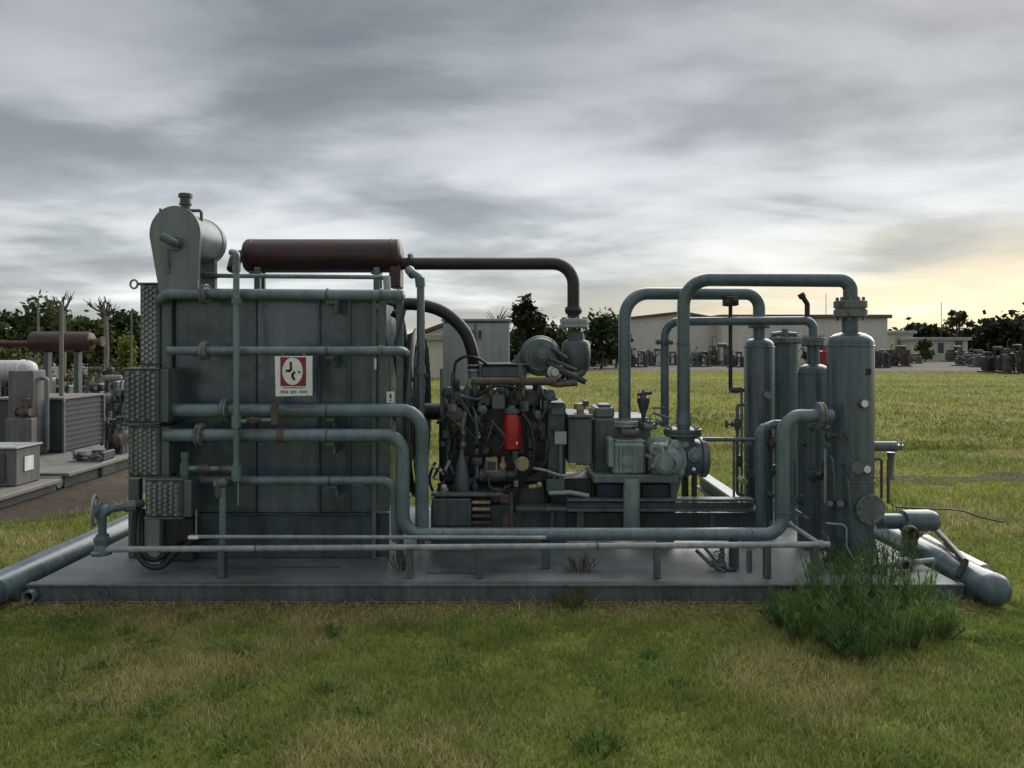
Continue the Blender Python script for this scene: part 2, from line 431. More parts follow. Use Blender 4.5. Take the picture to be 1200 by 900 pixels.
# value noise for scattering
_G = RNG.random((64, 64))
def vnoise(x, y, s):
    x = np.asarray(x)*s+31.7; y = np.asarray(y)*s+17.3
    i, j = np.floor(x).astype(int), np.floor(y).astype(int); u, v = x-i, y-j
    u, v = u*u*(3-2*u), v*v*(3-2*v); g = lambda a, b: _G[a % 64, b % 64]
    return (g(i, j)*(1-u)+g(i+1, j)*u)*(1-v)+(g(i, j+1)*(1-u)+g(i+1, j+1)*u)*v
def fbm(x, y, s): return .55*vnoise(x, y, s)+.3*vnoise(y, x, s*2.3)+.15*vnoise(x, y, s*5.1)

def fast_mesh(name, V, loops, starts, totals, tint=None, smooth=False):
    me = bpy.data.meshes.new(name); me.vertices.add(len(V)); me.vertices.foreach_set('co', V.astype(np.float32).ravel())
    me.loops.add(len(loops)); me.loops.foreach_set('vertex_index', loops.astype(np.int32).ravel())
    me.polygons.add(len(starts)); me.polygons.foreach_set('loop_start', starts.astype(np.int32)); me.polygons.foreach_set('loop_total', totals.astype(np.int32))
    if smooth: me.polygons.foreach_set('use_smooth', np.ones(len(starts), bool))
    me.update(calc_edges=True)
    if tint is not None:
        at = me.attributes.new('tint', 'FLOAT_COLOR', 'POINT')
        at.data.foreach_set('color', np.hstack([tint, np.ones((len(tint), 1))]).astype(np.float32).ravel())
    return me
def blades(name, base, lean, length, width, tint):
    """curved grass blades: five vertices, a quad and a tip triangle each"""
    n = len(base); az = RNG.uniform(0, 2*PI, n)
    side = np.stack([np.cos(az), np.sin(az), np.zeros(n)], 1)*(width/2)[:, None]
    up = np.stack([lean[:, 0], lean[:, 1], np.ones(n)], 1); up /= np.linalg.norm(up, axis=1)[:, None]
    mid = base+up*(length*.55)[:, None]
    tipd = np.stack([lean[:, 0]*2.2, lean[:, 1]*2.2, np.ones(n)], 1); tipd /= np.linalg.norm(tipd, axis=1)[:, None]
    tip = mid+tipd*(length*.45)[:, None]
    V = np.stack([base-side, base+side, mid+side*.8, mid-side*.8, tip], 1).reshape(-1, 3)
    k = np.arange(n)[:, None]*5
    loops = np.hstack([k, k+1, k+2, k+3, k+3, k+2, k+4]); st = np.arange(n)[:, None]*7+np.array([[0, 4]]); tt = np.tile([4, 3], (n, 1))
    t = np.repeat(tint, 5, axis=0)
    return fast_mesh(name, V, loops.ravel(), st.ravel(), tt.ravel(), t)
def leaves_mesh(name, C, size, tint, normal_bias=None):
    """leaf clump faces: one bent quad each"""
    n = len(C); a = RNG.normal(size=(n, 3)); a /= np.linalg.norm(a, axis=1)[:, None]
    b = RNG.normal(size=(n, 3)); b -= a*(a*b).sum(1)[:, None]; b /= np.linalg.norm(b, axis=1)[:, None]
    a *= size[:, None]; b *= (size*RNG.uniform(.35, .7, n))[:, None]
    V = np.stack([C-a, C+b, C+a, C-b], 1).reshape(-1, 3); k = np.arange(n)[:, None]*4
    loops = np.hstack([k, k+1, k+2, k+3])
    return fast_mesh(name, V, loops.ravel(), np.arange(n)*4, np.full(n, 4), np.repeat(tint, 4, axis=0))
def link_mesh(name, me, m, parent=None, kind=None):
    o = bpy.data.objects.new(name, me); COL.objects.link(o); me.materials.append(m) if not me.materials else None
    if parent: o.parent = parent
    return tag(o, kind=kind)

# ================================================================== THE SETTING
m = MB(); m.add([(-900, -60, 0), (900, -60, 0), (900, 1500, 0), (-900, 1500, 0)], [(0, 1, 2, 3)]); struct('ground', m, FIELD)
def sheet(name, outline, z, material, jag=.25, step=.5):
    """flat patch with an uneven edge"""
    pts = []
    for (a, b) in zip(outline, outline[1:]+outline[:1]):
        L = math.dist(a, b); k = max(1, int(L/step))
        for i in range(k):
            t = i/k; pts.append((a[0]+(b[0]-a[0])*t+random.uniform(-jag, jag), a[1]+(b[1]-a[1])*t+random.uniform(-jag, jag)))
    m = MB(); m.add([(x, y, z) for x, y in pts], [tuple(range(len(pts)))]); return struct(name, m, material)
YARD = [(-4.35, 7.6), (-3.7, 10.5), (-3.6, 16), (-4.6, 24), (-30, 26), (-30, 6.0), (-9, 6.0), (-5.4, 6.9)]
sheet('dirt_yard', YARD, .004, DIRT, .16, .35)
RUT = [(4.3, 9.5), (6, 9.6), (9, 9.3), (9.5, 9.8), (7, 10.15), (4.8, 10.0)]
sheet('dirt_patch', RUT, .004, DIRT, .3, .3)
sheet('gravel_track', [(-60, 50), (-10, 51), (20, 50), (46, 42), (90, 40), (90, 62), (40, 86), (-60, 86)], .004, GRAV, .5, 2)

# ------------------------------------------------------------------ far buildings
def shed(name, label, x0, x1, Y, depth, h, wall, roof, ridge=0.0, ridge_at=.5, doors=(), base_name='wall'):
    t = thing(name, label, 'building', ((x0+x1)/2, Y, 0))
    zl = h; xm = x0+(x1-x0)*ridge_at
    def wallpoly(y0, y1): return [(x0, 0), (x1, 0), (x1, zl), (xm, zl+ridge), (x0, zl)] if ridge else [(x0, 0), (x1, 0), (x1, zl), (x0, zl)]
    part('wall', MB().poly(wallpoly(0, 0), Y, Y+.2), wall, t)
    part('wall', MB().poly(wallpoly(0, 0), Y+depth-.2, Y+depth), wall, t)
    for xa in (x0, x1-.2): part('wall', MB().box((xa, Y+.203, 0), (xa+.2, Y+depth-.203, zl-.01), .01), wall, t)
    if ridge:
        r = MB().poly([(x0-.3, zl-.02), (xm, zl+ridge+.04), (x1+.3, zl-.02), (x1+.3, zl+.20), (xm, zl+ridge+.28), (x0-.3, zl+.20)], Y-.35, Y+depth+.35)
    else: r = MB().box((x0-.3, Y-.35, zl+.003), (x1+.3, Y+depth+.35, zl+.34), .03)
    part('roof', r, roof, t)
    for k, (dx0, dx1, dz0, dz1, dm, nm) in enumerate(doors):
        fr = part(nm, MB().box((dx0, Y-.06, dz0), (dx1, Y-.003, dz1), .02), dm, t)
        part('frame', MB().box((dx0-.1, Y-.04, dz1+.003), (dx1+.1, Y-.003, dz1+.12), .01).box((dx0-.1, Y-.04, dz0), (dx0-.003, Y-.003, dz1), .01).box((dx1+.003, Y-.04, dz0), (dx1+.1, Y-.003, dz1), .01), ROOF, fr)
    return t
Yb = 72.0
shed('warehouse', 'long beige metal warehouse with flat dark roof edge behind the tall vessels', X(846, Yb), X(1040, Yb), Yb, 22, Z(373, Yb), WALLB, BROWNR,
     doors=[(X(1012, Yb), X(1021, Yb), .03, 2.2, WALLW, 'door')])
shed('warehouse', 'beige gabled metal shed seen between the first two tall pipe risers', X(722, 74), X(845, 74), 74, 20, Z(376, 74), WALLB, BROWNR, ridge=S(8, 74), ridge_at=.62)
Y2 = 84.0
shed('office_building', 'low cream building with flat white roof edge behind a green bush on the right', X(1076, Y2), X(1134, Y2), Y2, 9, Z(399, Y2), WALLW, LIGHTG,
     doors=[(X(1120, Y2), X(1127, Y2), .03, 2.1, DARK, 'door'), (X(1100, Y2), X(1105, Y2), .9, 1.9, DARK, 'window')])
shed('shed', 'small pale shed just right of the long warehouse', X(1049, 88), X(1070, 88), 88, 8, Z(391, 88), WALLW, LIGHTG, doors=[(X(1054, 88), X(1060, 88), .03, 2.2, ROOF, 'door')])
shed('shed', 'pale low shed seen between the cooler and the control cabinet', X(455, 40), X(540, 40), 40, 9, Z(399, 40), WALLB, LIGHTG, doors=[(X(487, 40), X(500, 40), .03, 1.5, ROOF, 'door')])
shed('shed', 'low shed with brown roof peeking out left of the control cabinet', X(497, 52), X(535, 52), 52, 7, Z(392, 52), WALLB, BROWNR, ridge=S(9, 52), ridge_at=.6)

# ------------------------------------------------------------------ trees
def crown_points(n, c, rad, clumps, spread=.33):
    """leaf positions gathered into clumps spread through an ellipsoid"""
    d = RNG.normal(size=(clumps, 3)); d /= np.linalg.norm(d, axis=1)[:, None]
    cc = d*(RNG.random(clumps)**.45)[:, None]
    k = RNG.integers(0, clumps, n); p = cc[k]+RNG.normal(size=(n, 3))*spread*RNG.uniform(.5, 1, clumps)[k][:, None]*np.array([1, 1, .8])
    return np.array(c)+p*np.array(rad), k
def tree(name, label, x, y, h, w, trunk_h, hue, n=1600, clumps=22, leaf=.16, spread=.26, group=None, bare=0, cat='tree'):
    t = thing(name, label, cat, (x, y, 0), group)
    m = MB(); r = h*.022+.03
    top = Vector((x+random.uniform(-.1, .1)*h, y, h*.72))
    m.tube([(x, y, -.05), (x+random.uniform(-.03, .03)*h, y, trunk_h), top], r, 0, 8, r*.35)
    for i in range(6+bare):
        a = random.uniform(0, 2*PI); z0 = trunk_h+(h*.72-trunk_h)*random.uniform(.0, .8); f = z0/(h*.72)
        s0 = Vector((x, y, 0)).lerp(top, f); s0.z = z0
        e = s0+Vector((math.cos(a)*w*.38, math.sin(a)*w*.38, h*random.uniform(.12, .26)))
        m.tube([s0, s0.lerp(e, .5)+Vector((0, 0, h*.015)), e], r*.38, 0, 6, r*.08)
    part('trunk', m, BARK, t)
    if n:
        ch = h-trunk_h
        C, k = crown_points(n, (0, 0, trunk_h+ch*.52), (w*.5, w*.5, ch*.5), clumps, spread)
        keep = C[:, 2] > .02; C, k = C[keep], k[keep]
        base = np.array(hue); g = RNG.uniform(.65, 1.35, clumps)[k]*RNG.uniform(.75, 1.25, len(C))
        me = leaves_mesh('crown', C, RNG.uniform(.6, 1.3, len(C))*leaf, base[None, :]*g[:, None])
        link_mesh('crown', me, LEAF, t)
    return t
ORD = ['', 'second', 'third', 'fourth', 'fifth', 'sixth', 'seventh', 'eighth', 'ninth', 'tenth', 'eleventh']
DG = (.028, .044, .011); MG = (.048, .072, .018)
lt = [(-6, 372, 350, 46), (22, 352, 348, 50), (50, 345, 352, 44), (78, 349, 350, 48), (106, 356, 354, 42), (134, 358, 356, 45), (158, 352, 356, 50), (196, 360, 350, 47)]
for i, (px, py, _, Yt) in enumerate(lt):
    h = Z(py+13, Yt)
    tree('woodland_tree', ('leftmost dark tree' if i == 0 else ORD[i]+' dark tree from the left') + ' in the tree line behind the left yard', X(px, Yt), Yt, h, S(44, Yt), h*.10, DG if i % 2 else MG, 2600, 30, .20, .30, 'tree line behind the left yard')
rt = [(1046, 388, 100), (1068, 380, 104), (1092, 379, 98), (1112, 382, 102), (1138, 381, 96), (1158, 374, 98), (1178, 368, 94), (1200, 365, 98), (1222, 370, 96)]
for i, (px, py, Yt) in enumerate(rt):
    h = Z(py+5, Yt)
    tree('woodland_tree', ('first dark tree' if i == 0 else ORD[i]+' dark tree') + ' right of the long warehouse, in the far tree line', X(px, Yt), Yt, h, S(36, Yt), h*.08, DG if i % 2 else (.026, .036, .014), 2600, 30, .42, .30, 'tree line behind the right sheds')
h = Z(361, 92); tree('tall_tree', 'tall thin-crowned tree standing above the low cream building on the right', X(1122, 92), 92, h, S(34, 92), h*.55, DG, 700, 12, .26, .20)
h = Z(346, 45); tree('open_crowned_tree', 'dark open-crowned tree rising right behind the control cabinet', X(618, 45), 45, h, S(44, 45), h*.30, (.016, .022, .008), 1500, 20, .17, .19, bare=6)
ct = [(606, 378, 50, 40), (640, 383, 52, 44), (668, 384, 54, 40), (704, 368, 56, 42), (722, 374, 58, 30)]
cl = ['low dark tree behind the right edge of the control cabinet', 'low dark tree left of the exhaust riser', 'low dark tree behind the exhaust riser', 'dark rounded tree between exhaust riser and first tall pipe', 'small dark tree against the left end of the gabled shed']
for (px, py, Yt, wd), lb in zip(ct, cl):
    h = Z(py, Yt); tree('low_tree', lb, X(px, Yt), Yt, h, S(wd, Yt), h*.1, DG, 1900, 24, .20, .28, 'low trees behind the engine')
h = Z(345, 60); tree('bare_tree', 'pale leafless tree top above the control cabinet', X(583, 60), 60, h, S(38, 60), h*.3, DG, 0, bare=18)
h = Z(398, 70); tree('bush', 'rounded green bush in front of the low cream building', X(1084, 80), 80, Z(399, 80), S(20, 80), .2, (.045, .065, .015), 900, 14, .2, .3, cat='bush')
tree('bush', 'bright yellow-green bush left of the cooler headers', X(147, 22), 22, Z(392, 22), S(26, 22), .2, (.14, .17, .03), 1100, 14, .07, .3, cat='bush')
tree('bush', 'dark green shrub at the left picture edge below the rusty tank pipe', X(14, 24), 24, Z(406, 24), S(60, 24), .1, (.07, .085, .022), 1200, 16, .09, .3, cat='bush')
tree('bush', 'dark leafy bush behind the vessels beside the red valve', X(958, 47), 47, Z(399, 47), S(26, 47), .1, DG, 700, 12, .14, .3, cat='bush')
for px, py, Yt, lb in ((124, 346, 30, 'pruned tree with bare stub branches beside the cooler lifting eye'), (74, 342, 31, 'pruned tree with thin spreading twigs above the rusty brown tank')):
    t = thing('pruned_tree', lb, 'tree', (X(px, Yt), Yt, 0)); m = MB(); x = X(px, Yt); zt = Z(py+20, Yt)
    m.tube([(x, Yt, -.05), (x+.03, Yt, zt*.5), (x, Yt, zt)], .11, 0, 8, .08); part('trunk', m, POLEM, t)
    for i in range(9):
        a = random.uniform(-1.15, 1.15); d = random.uniform(-.5, .5); L = S(random.uniform(14, 24), Yt); k = MB()
        p = Vector((x, Yt, zt-random.uniform(0, .25))); e = p+Vector((math.sin(a)*L, d*L, math.cos(a)*L*.8))
        k.tube([p, p.lerp(e, .5)+Vector((0, 0, -.04)), e], .05, 0, 6, .03)
        for q in range(3): k.tube([p.lerp(e, .75), e+Vector((random.uniform(-.2, .2), 0, random.uniform(0, .25)))], .02, 0, 5, .008)
        part('branch', k, BARK, t)
# poles and masts
def pole(label, px, py0, Yp, r, m_=POLEM, name='pole', py1=None):
    t = MB().cyl((X(px, Yp), Yp, 0), (X(px, Yp), Yp, Z(py0, Yp)), r, r*.8, 8); return solo(name, t, m_, label, 'pole', (X(px, Yp), Yp, 0))
pole('thin grey pole left of the rusty brown tank in the left yard', 44.5, 352, 26, .045, POLEM)
pole('thin pale pole passing in front of the rusty brown tank', 72, 356, 11.2, .035, POLEM)
pole('thin pole close to the left side of the cooler headers', 154, 366, 20, .03, POLEM)
pole('fine antenna mast above the right tree line', 1103, 354, 96, .05, ROOF, 'mast')
pole('fine antenna mast above the warehouse roof near the tallest vessel', 968, 344, 74, .035, ROOF, 'mast')

# ------------------------------------------------------------------ stored machines in the far yard
def machine(label, px, Y, wpx, hpx, seed, mats, group='machines stored across the field', deck=.12):
    """a stored engine-compressor skid: base, block, cylinders, tank, stack, flywheel, guard rails"""
    R = random.Random(seed); w = S(wpx, Y); h = S(hpx, Y); x0 = X(px, Y)-w/2; d = min(1.6, w*.8); y0 = Y
    t = thing('stored_machine', label, 'machine', (x0+w/2, Y, 0), group); g = lambda: R.choice(mats)
    part('base_skid', MB().box((x0, y0, 0), (x0+w, y0+d, deck), .02), g(), t)
    bx = x0+w*R.uniform(.05, .2); bw = w*R.uniform(.3, .45)
    part('engine_block', MB().box((bx, y0+d*.25, deck+.003), (bx+bw, y0+d*.75, deck+h*.5), .05).box((bx+bw*.1, y0+d*.32, deck+h*.503), (bx+bw*.9, y0+d*.68, deck+h*.66), .04), g(), t)
    m = MB()
    for i in range(4): m.cyl((bx+bw*(.15+.23*i), y0+d*.22, deck+h*.2), (bx+bw*(.15+.23*i), y0+d*.22, deck+h*.5), w*.03, n=8)
    part('cylinder', m, g(), t)
    r = min(h*R.uniform(.07, .12), w*.09); zt = deck+h*R.uniform(.55, .8)
    part('tank', MB().lathe((x0+w*.5, y0+d*.5, zt), (1, 0, 0), [(0, r*.4), (r*.3, r*.85), (r*.6, r), (w*.45-r*.6, r), (w*.45-r*.3, r*.85), (w*.45, r*.4)], 14), g(), t)
    m = MB()
    for q in (.58, .88): m.box((x0+w*q-.04, y0+d*.42, deck+.003), (x0+w*q+.04, y0+d*.58, zt-r*.9), .01)
    part('tank_stand', m, g(), t)
    part('stack', MB().tube([(bx+bw*.5, y0+d*.5, deck+h*.6), (bx+bw*.5, y0+d*.5, h*R.uniform(.85, 1.0)), (bx+bw*.5+w*.12, y0+d*.5, h*R.uniform(.95, 1.05))], w*.022, w*.05, 8), g(), t)
    part('flywheel', MB().lathe((bx+bw+.02, y0+d*.5, deck+h*.3), (1, 0, 0), [(0, h*.2), (.1, h*.2), (.1, h*.16), (.16, h*.05)], 16), g(), t)
    part('radiator', MB().box((x0+w*.86, y0+d*.1, deck+.003), (x0+w*.98, y0+d*.9, deck+h*R.uniform(.5, .75)), .03), g(), t)
    m = MB()
    for i in range(5):
        a = Vector((x0+w*R.uniform(.05, .95), y0+d*R.uniform(0, .3), deck+h*R.uniform(0, .2))); b = a+Vector((w*R.uniform(-.2, .2), 0, h*R.uniform(.2, .6)))
        m.tube([a, (a.x, a.y, b.z), b], w*.012+.01, .08, 6)
    part('pipe', m, g(), t)
    for i in range(9):
        a = Vector((x0+w*R.uniform(.02, .85), y0+d*R.uniform(-.02, .25), deck+h*R.uniform(0, .55))); e = Vector((w*R.uniform(.05, .16), d*.12, h*R.uniform(.06, .2)))
        if i % 3: part('casing', MB().box(a, a+e, .01), g(), t)
        else: part('drum', MB().lathe(a, (1, 0, 0) if i % 2 else (0, -.3, 1), [(0, e.z*.4), (.02, e.z*.5), (e.x, e.z*.5), (e.x+.02, e.z*.3)], 10), g(), t)
    return t
mm = [GREY, DARK, RUSTB, YARDG, DARK2, CONC, DARK]
far = [(697, 62, 30, 30, 'dull machine stored under the trees just right of the exhaust riser'),
       (716, 66, 24, 26, 'small stored machine just left of the first tall pipe riser'),
       (748, 60, 22, 22, 'dark stored machine between the two tall risers, nearest the left one'),
       (768, 63, 24, 24, 'bluish stored machine between the two tall risers, nearest the right one'),
       (822, 61, 24, 24, 'stored machine just right of the second tall riser'),
       (843, 64, 26, 34, 'stored machine with tall stack left of the thin drop line'),
       (864, 60, 18, 20, 'low dark stored machine behind the thin drop line'),
       (926, 62, 22, 22, 'stored machine partly hidden by the flat-topped vessel'),
       (1034, 58, 20, 28, 'dark stored machine just right of the tallest vessel'),
       (1055, 62, 28, 28, 'dark cluttered machine in front of the small pale shed'),
       (1122, 80, 22, 20, 'grey stored machine beside the door of the low cream building'),
       (1146, 70, 28, 18, 'pale low machine right of the low cream building'),
       (1170, 48, 26, 34, 'rust-red dark machine near the right picture edge, left one of a pair'),
       (734, 72, 16, 18, 'small stored machine close behind the first tall riser'),
       (786, 66, 18, 22, 'stored machine seen just left of the second tall riser'),
       (812, 70, 20, 16, 'low stored machine at the foot of the warehouse, right of the second riser'),
       (1042, 66, 16, 20, 'small dark machine at the right corner of the long warehouse'),
       (1072, 72, 20, 14, 'low dark machine left of the green bush'),
       (1134, 64, 20, 15, 'low grey machine in front of the low cream building corner'),
       (1156, 60, 22, 20, 'dark low machine left of the rust-red pair'),
       (660, 58, 30, 24, 'dull machine seen just left of the exhaust riser'),
       (1193, 46, 24, 42, 'dark machine with tall stack cut by the right picture edge')]
for i, (px, Ym, wp, hp, lb) in enumerate(far):
    ms = [DARK, RUSTB, DARK, MUFF] if px > 1160 else ([DARK, DARK2, DARK, RUSTB] if i in (2, 6, 8, 9) else mm)
    machine(lb, px, Ym, wp, hp, 40+i, ms)

# ------------------------------------------------------------------ neighbouring units in the left yard
t = thing('yard_skid', 'pale flat skid nearest in the left yard, cut by the picture edge', 'skid', (-6.6, 8, 0))
part('deck', MB().box((-8.6, 6.6, .10), (-5.25, 8.95, .15), .01), CONC, t)
part('beam', MB().box((-5.42, 6.62, .006), (-5.30, 8.93, .097), .006), DARK, t); part('beam', MB().box((-8.5, 6.62, .006), (-8.38, 8.93, .097), .006), DARK, t)
t = thing('control_box', 'low grey box with dark front and white tag at the left picture edge', 'box', (-5.9, 8.6, .15))
b_ = part('casing', MB().box((-6.9, 8.42, .153), (-5.44, 8.86, .56), .012), YARDG, t)
part('lid', MB().box((-6.93, 8.40, .563), (-5.42, 8.88, .585), .006), LIGHTG, t)
part('front_panel', MB().box((-6.8, 8.405, .20), (-5.55, 8.417, .52), .003), DARK, t)
part('tag', MB().box((-5.437, 8.56, .30), (-5.430, 8.72, .46), .001), WHITE, t)
t = thing('yard_skid', 'second pale skid in the left yard carrying the charcoal radiator cabinet', 'skid', (-6.6, 12, 0))
part('deck', MB().box((-9.0, 9.1, .14), (-5.25, 16.5, .19), .01), CONC, t)
for xx in (-8.8, -5.45): part('beam', MB().box((xx, 9.13, .006), (xx+.13, 16.4, .137), .006), DARK, t)
part('front_beam', MB().box((-8.6, 9.12, .006), (-5.5, 9.22, .137), .006), DARK, t)
part('lashing_pipe', MB().cyl((-6.4, 9.0, .10), (-5.3, 9.0, .10), .07, n=14), GREY, t)
t = thing('radiator_cabinet', 'charcoal radiator cabinet with pale rim on the second yard skid', 'cabinet', (-6.7, 11.3, .19))
part('core', MB().box((-7.3, 10.82, .20), (-6.33, 11.86, .93), .01), CHAR, t)
part('rim', MB().box((-7.33, 10.79, .933), (-6.30, 11.89, .965), .006), CONC, t)
for yy in (10.785, 11.845): part('corner_post', MB().box((-6.327, yy, .193), (-6.295, yy+.05, .93), .004), GREY, t)
src = None
for i in range(9):
    z = .27+i*.072
    if src is None: src = part('fin', MB().box((-6.327, 10.85, z), (-6.318, 11.83, z+.03), .002), CHAR, t)
    else: o = share('fin', src, t, src.location+Vector((0, 0, i*.072)))
t = thing('square_column', 'grey square column with valves standing left of the radiator cabinet', 'column', (-6.7, 10.6, .19))
part('column', MB().box((-6.86, 10.45, .193), (-6.52, 10.75, 1.36), .012), YARDG, t)
part('lower_casing', MB().box((-6.80, 10.30, .193), (-6.45, 10.44, .72), .01), YARDG, t)
part('valve', MB().valve((-6.6, 10.38, .80), (1, 0, 0), (0, 0, 1), .045), RUSTB, t)
part('side_pipe', MB().tube([(-6.49, 10.6, .25), (-6.42, 10.6, .25), (-6.42, 10.6, 1.25), (-6.50, 10.6, 1.25)], .03, .05), PIPE, t)
t = thing('rusty_tank', 'horizontal rust-brown tank raised on a stand in the left yard', 'tank', (X(75, 12.4), 12.4, .19))
zt = Z(400.5, 12.4); xa, xb = X(38, 12.4), X(109, 12.4); L = xb-xa; r = S(12, 12.4)
part('shell', MB().lathe((xa, 12.4, zt), (1, 0, 0), [(0, r*.9), (.03, r), (L-.06, r), (L-.02, r*.85), (L, r*.4)], 22), MUFF, t)
part('inlet_pipe', MB().cyl((xa-1.3, 12.4, zt-.03), (xa+.003, 12.4, zt-.03), .05, n=12), MUFF, t)
part('outlet', MB().cyl((xb-.004, 12.4, zt), (xb+.14, 12.4, zt), .05, n=12).flange((xb+.15, 12.4, zt), (1, 0, 0), .085, .02, 6), RUSTB, t)
for q in (.25, .75): part('stand_leg', MB().box((xa+L*q-.04, 12.34, .193), (xa+L*q+.04, 12.46, zt-r*.96), .008), DARK2, t)
t = thing('white_tank', 'white horizontal tank on low saddles at the left picture edge', 'tank', (X(15, 15), 15, .19))
zt = Z(434, 15); r = S(12, 15); xa, xb = X(-30, 15), X(42, 15)
part('shell', MB().lathe((xa, 15, zt), (1, 0, 0), [(0, r*.9), (.03, r), (xb-xa-.14, r), (xb-xa-.05, r*.8), (xb-xa, r*.35)], 22), WHITET, t)
part('band', MB().lathe((xb-.26, 15, zt), (1, 0, 0), [(0, r+.012), (.03, r+.012)], 22), WHITE, t)
for q in (.3, .8): part('saddle', MB().box((xa+(xb-xa)*q-.06, 14.85, .193), (xa+(xb-xa)*q+.06, 15.15, zt-r*.9), .01), GREY, t)
yardm = [(12, 17, 60, 60, 'cluttered grey machine below the white tank in the left yard', mm), (24, 13.2, 40, 58, 'dark valve cluster left of the square column', [DARK, DARK2, GREY, RUSTB]),
         (112, 16, 48, 60, 'dull machine behind the charcoal radiator cabinet', mm), (138, 13.4, 34, 75, 'machine with brown tank just left of the cooler headers', [DARK, RUSTB, GREY, CONC]),
         (60, 18, 40, 56, 'dark machine under the rusty brown tank', [DARK, DARK2, RUSTB, GREY]), (95, 21, 36, 48, 'rust-streaked machine behind the rusty tank outlet', [RUSTB, DARK, GREY, CONC]),
         (128, 24, 30, 46, 'small dark machine below the pruned tree', [DARK, RUSTB, DARK2]), (36, 23, 34, 40, 'dark machine behind the white tank', [DARK, DARK2, RUSTB]),
         (98, 9.9, 44, 16, 'low pipe cluster on the second skid in front of the radiator cabinet', [DARK, RUSTB, GREY, CONC]), (20, 11.4, 46, 44, 'crowded grey pipework left of the square column', [DARK, GREY, CONC, DARK2]),
         (66, 14.5, 30, 40, 'small grey machine seen between square column and radiator cabinet', [GREY, CONC, RUSTB]),
         (130, 10.6, 26, 62, 'dark valve set on the second skid next to the cooler headers', [DARK, DARK2, DARK, RUSTB]),
         (10, 30, 70, 30, 'low dark machine far back in the left yard', [DARK, RUSTB, CONC])]
for i, (px, Ym, wp, hp, lb, ms) in enumerate(yardm): machine(lb, px, Ym, wp, hp, 90+i, ms, 'machines stored in the left yard', .2)

# ================================================================== THE COMPRESSOR PACKAGE
XL, XR, YF, YB = -3.20, 2.98, 5.05, 7.55
# ------------------------------------------------------------------ skid
sk = thing('compressor_skid', 'long low grey steel skid under the compressor package', 'skid', (0, 6.3, 0))
part('deck_plate', MB().box((XL+.02, YF+.07, DZ-.012), (XR-.02, YB-.05, DZ), .002), DECK, sk)
part('front_beam', MB().box((XL, YF+.012, .02), (XR, YF+.06, DZ-.014), .003).box((XL, YF, DZ-.016), (XR, YF+.068, DZ+.004), .004).box((XL, YF, .0), (XR, YF+.068, .019), .004), BEAM, sk)
part('back_beam', MB().box((XL, YB-.05, .0), (XR, YB, DZ+.004), .004), BEAM, sk)
for x in (XL+.03, XR-.13): part('end_beam', MB().box((x, YF+.07, 0), (x+.1, YB-.06, DZ-.015), .004), BEAM, sk)
er = .105
for x, lb, ya in ((XL-.16, 'large round pipe along the left end of the skid', 4.92), (XR+.15, 'large round pipe with domed cap along the right end of the skid', 4.98)):
    q = part('end_pipe', MB().cyl((x, ya, er+.01), (x, YB+.1, er+.01), er, n=24), PIPE, sk, lb)
    part('end_cap', MB().lathe((x, ya+.02, er+.01), (0, -1, 0), [(0, er+.004), (.03, er+.004), (.07, er*.8), (.095, er*.45), (.10, .01)], 24), PIPED, q)
for x in (XL-.075, XR+.065):
    part('tie_stub', MB().cyl((x-.02, YF+.03, .055), (x+.02, YF+.03, .055), .045, n=14), BEAM, sk)
    part('tie_stub', MB().cyl((x-.02, YB-.1, .055), (x+.02, YB-.1, .055), .045, n=14), BEAM, sk)
for xa, xb, yy in ((X(216, 5.42), X(302, 5.42), 5.42), (X(322, 5.44), X(398, 5.44), 5.44), (X(500, 5.3), X(560, 5.3), 5.3)):
    part('rusty_seam', MB().box((xa, yy, DZ+.001), (xb, yy+.018, DZ+.005), .001), RUSTB, sk)
for px in (120, 860): part('lifting_hole_rim', MB().lathe((X(px, YF), YF+.012, .06), (0, -1, 0), [(0, .04), (.012, .04), (.012, .028), (.002, .026)], 16), BEAM, sk)
part('lifting_hole_rim', MB().lathe((X(38, YF), YF+.0, .062), (0, -1, 0), [(0, .042), (.05, .042), (.05, .030), (.0, .028)], 16), PIPE, sk)

# ------------------------------------------------------------------ air cooler
CF = 5.65
co = thing('air_cooler', 'tall grey sheet-metal air cooler box with plugged header boxes on its left edge', 'cooler', (-1.8, 6.4, DZ))
x0, x1 = X(203, CF), X(438, CF); zt = Z(346, CF); zs = Z(601, CF)
part('inner_box', MB().box((x0+.02, CF+.055, DZ+.003), (x1-.01, 7.25, zt-.03), .004), PANEL, co)
seam = [203, 300, 373, 409, 438]
for a, b, mm_ in zip(seam, seam[1:], (PANEL, PANEL_SHEEN, PANEL, PANEL)):
    part('panel', MB().box((X(a, CF)+.004, CF+.02, zs), (X(b, CF)-.004, CF+.052, zt-.02), .004), mm_, co)
part('lower_skirt', MB().box((x0, CF+.045, DZ+.003), (X(455, CF), CF+.054, zs-.012), .002), PANEL, co)
part('ledge', MB().box((x0-.01, CF+.0, zs-.010), (X(455, CF), CF+.05, zs-.002), .003), PANEL, co)
for px in (373, 409): part('stiffener', MB().box((X(px, CF)-.006, CF-.008, zs+.002), (X(px, CF)+.010, CF+.019, zt-.03), .003), PANEL, co)
part('stiffener', MB().box((X(436, CF), CF-.012, DZ+.003), (X(441, CF), CF+.045, zt-.025), .003), GREY, co)
part('top_rim', MB().box((x0-.03, CF-.02, zt-.018), (X(444, CF), CF+.06, zt+.02), .004).box((x0-.03, CF+.062, zt-.018), (x0+.03, 7.2, zt+.02), .004).box((x1-.05, CF+.062, zt-.018), (x1+.01, 7.2, zt+.02), .004), GREY, co)
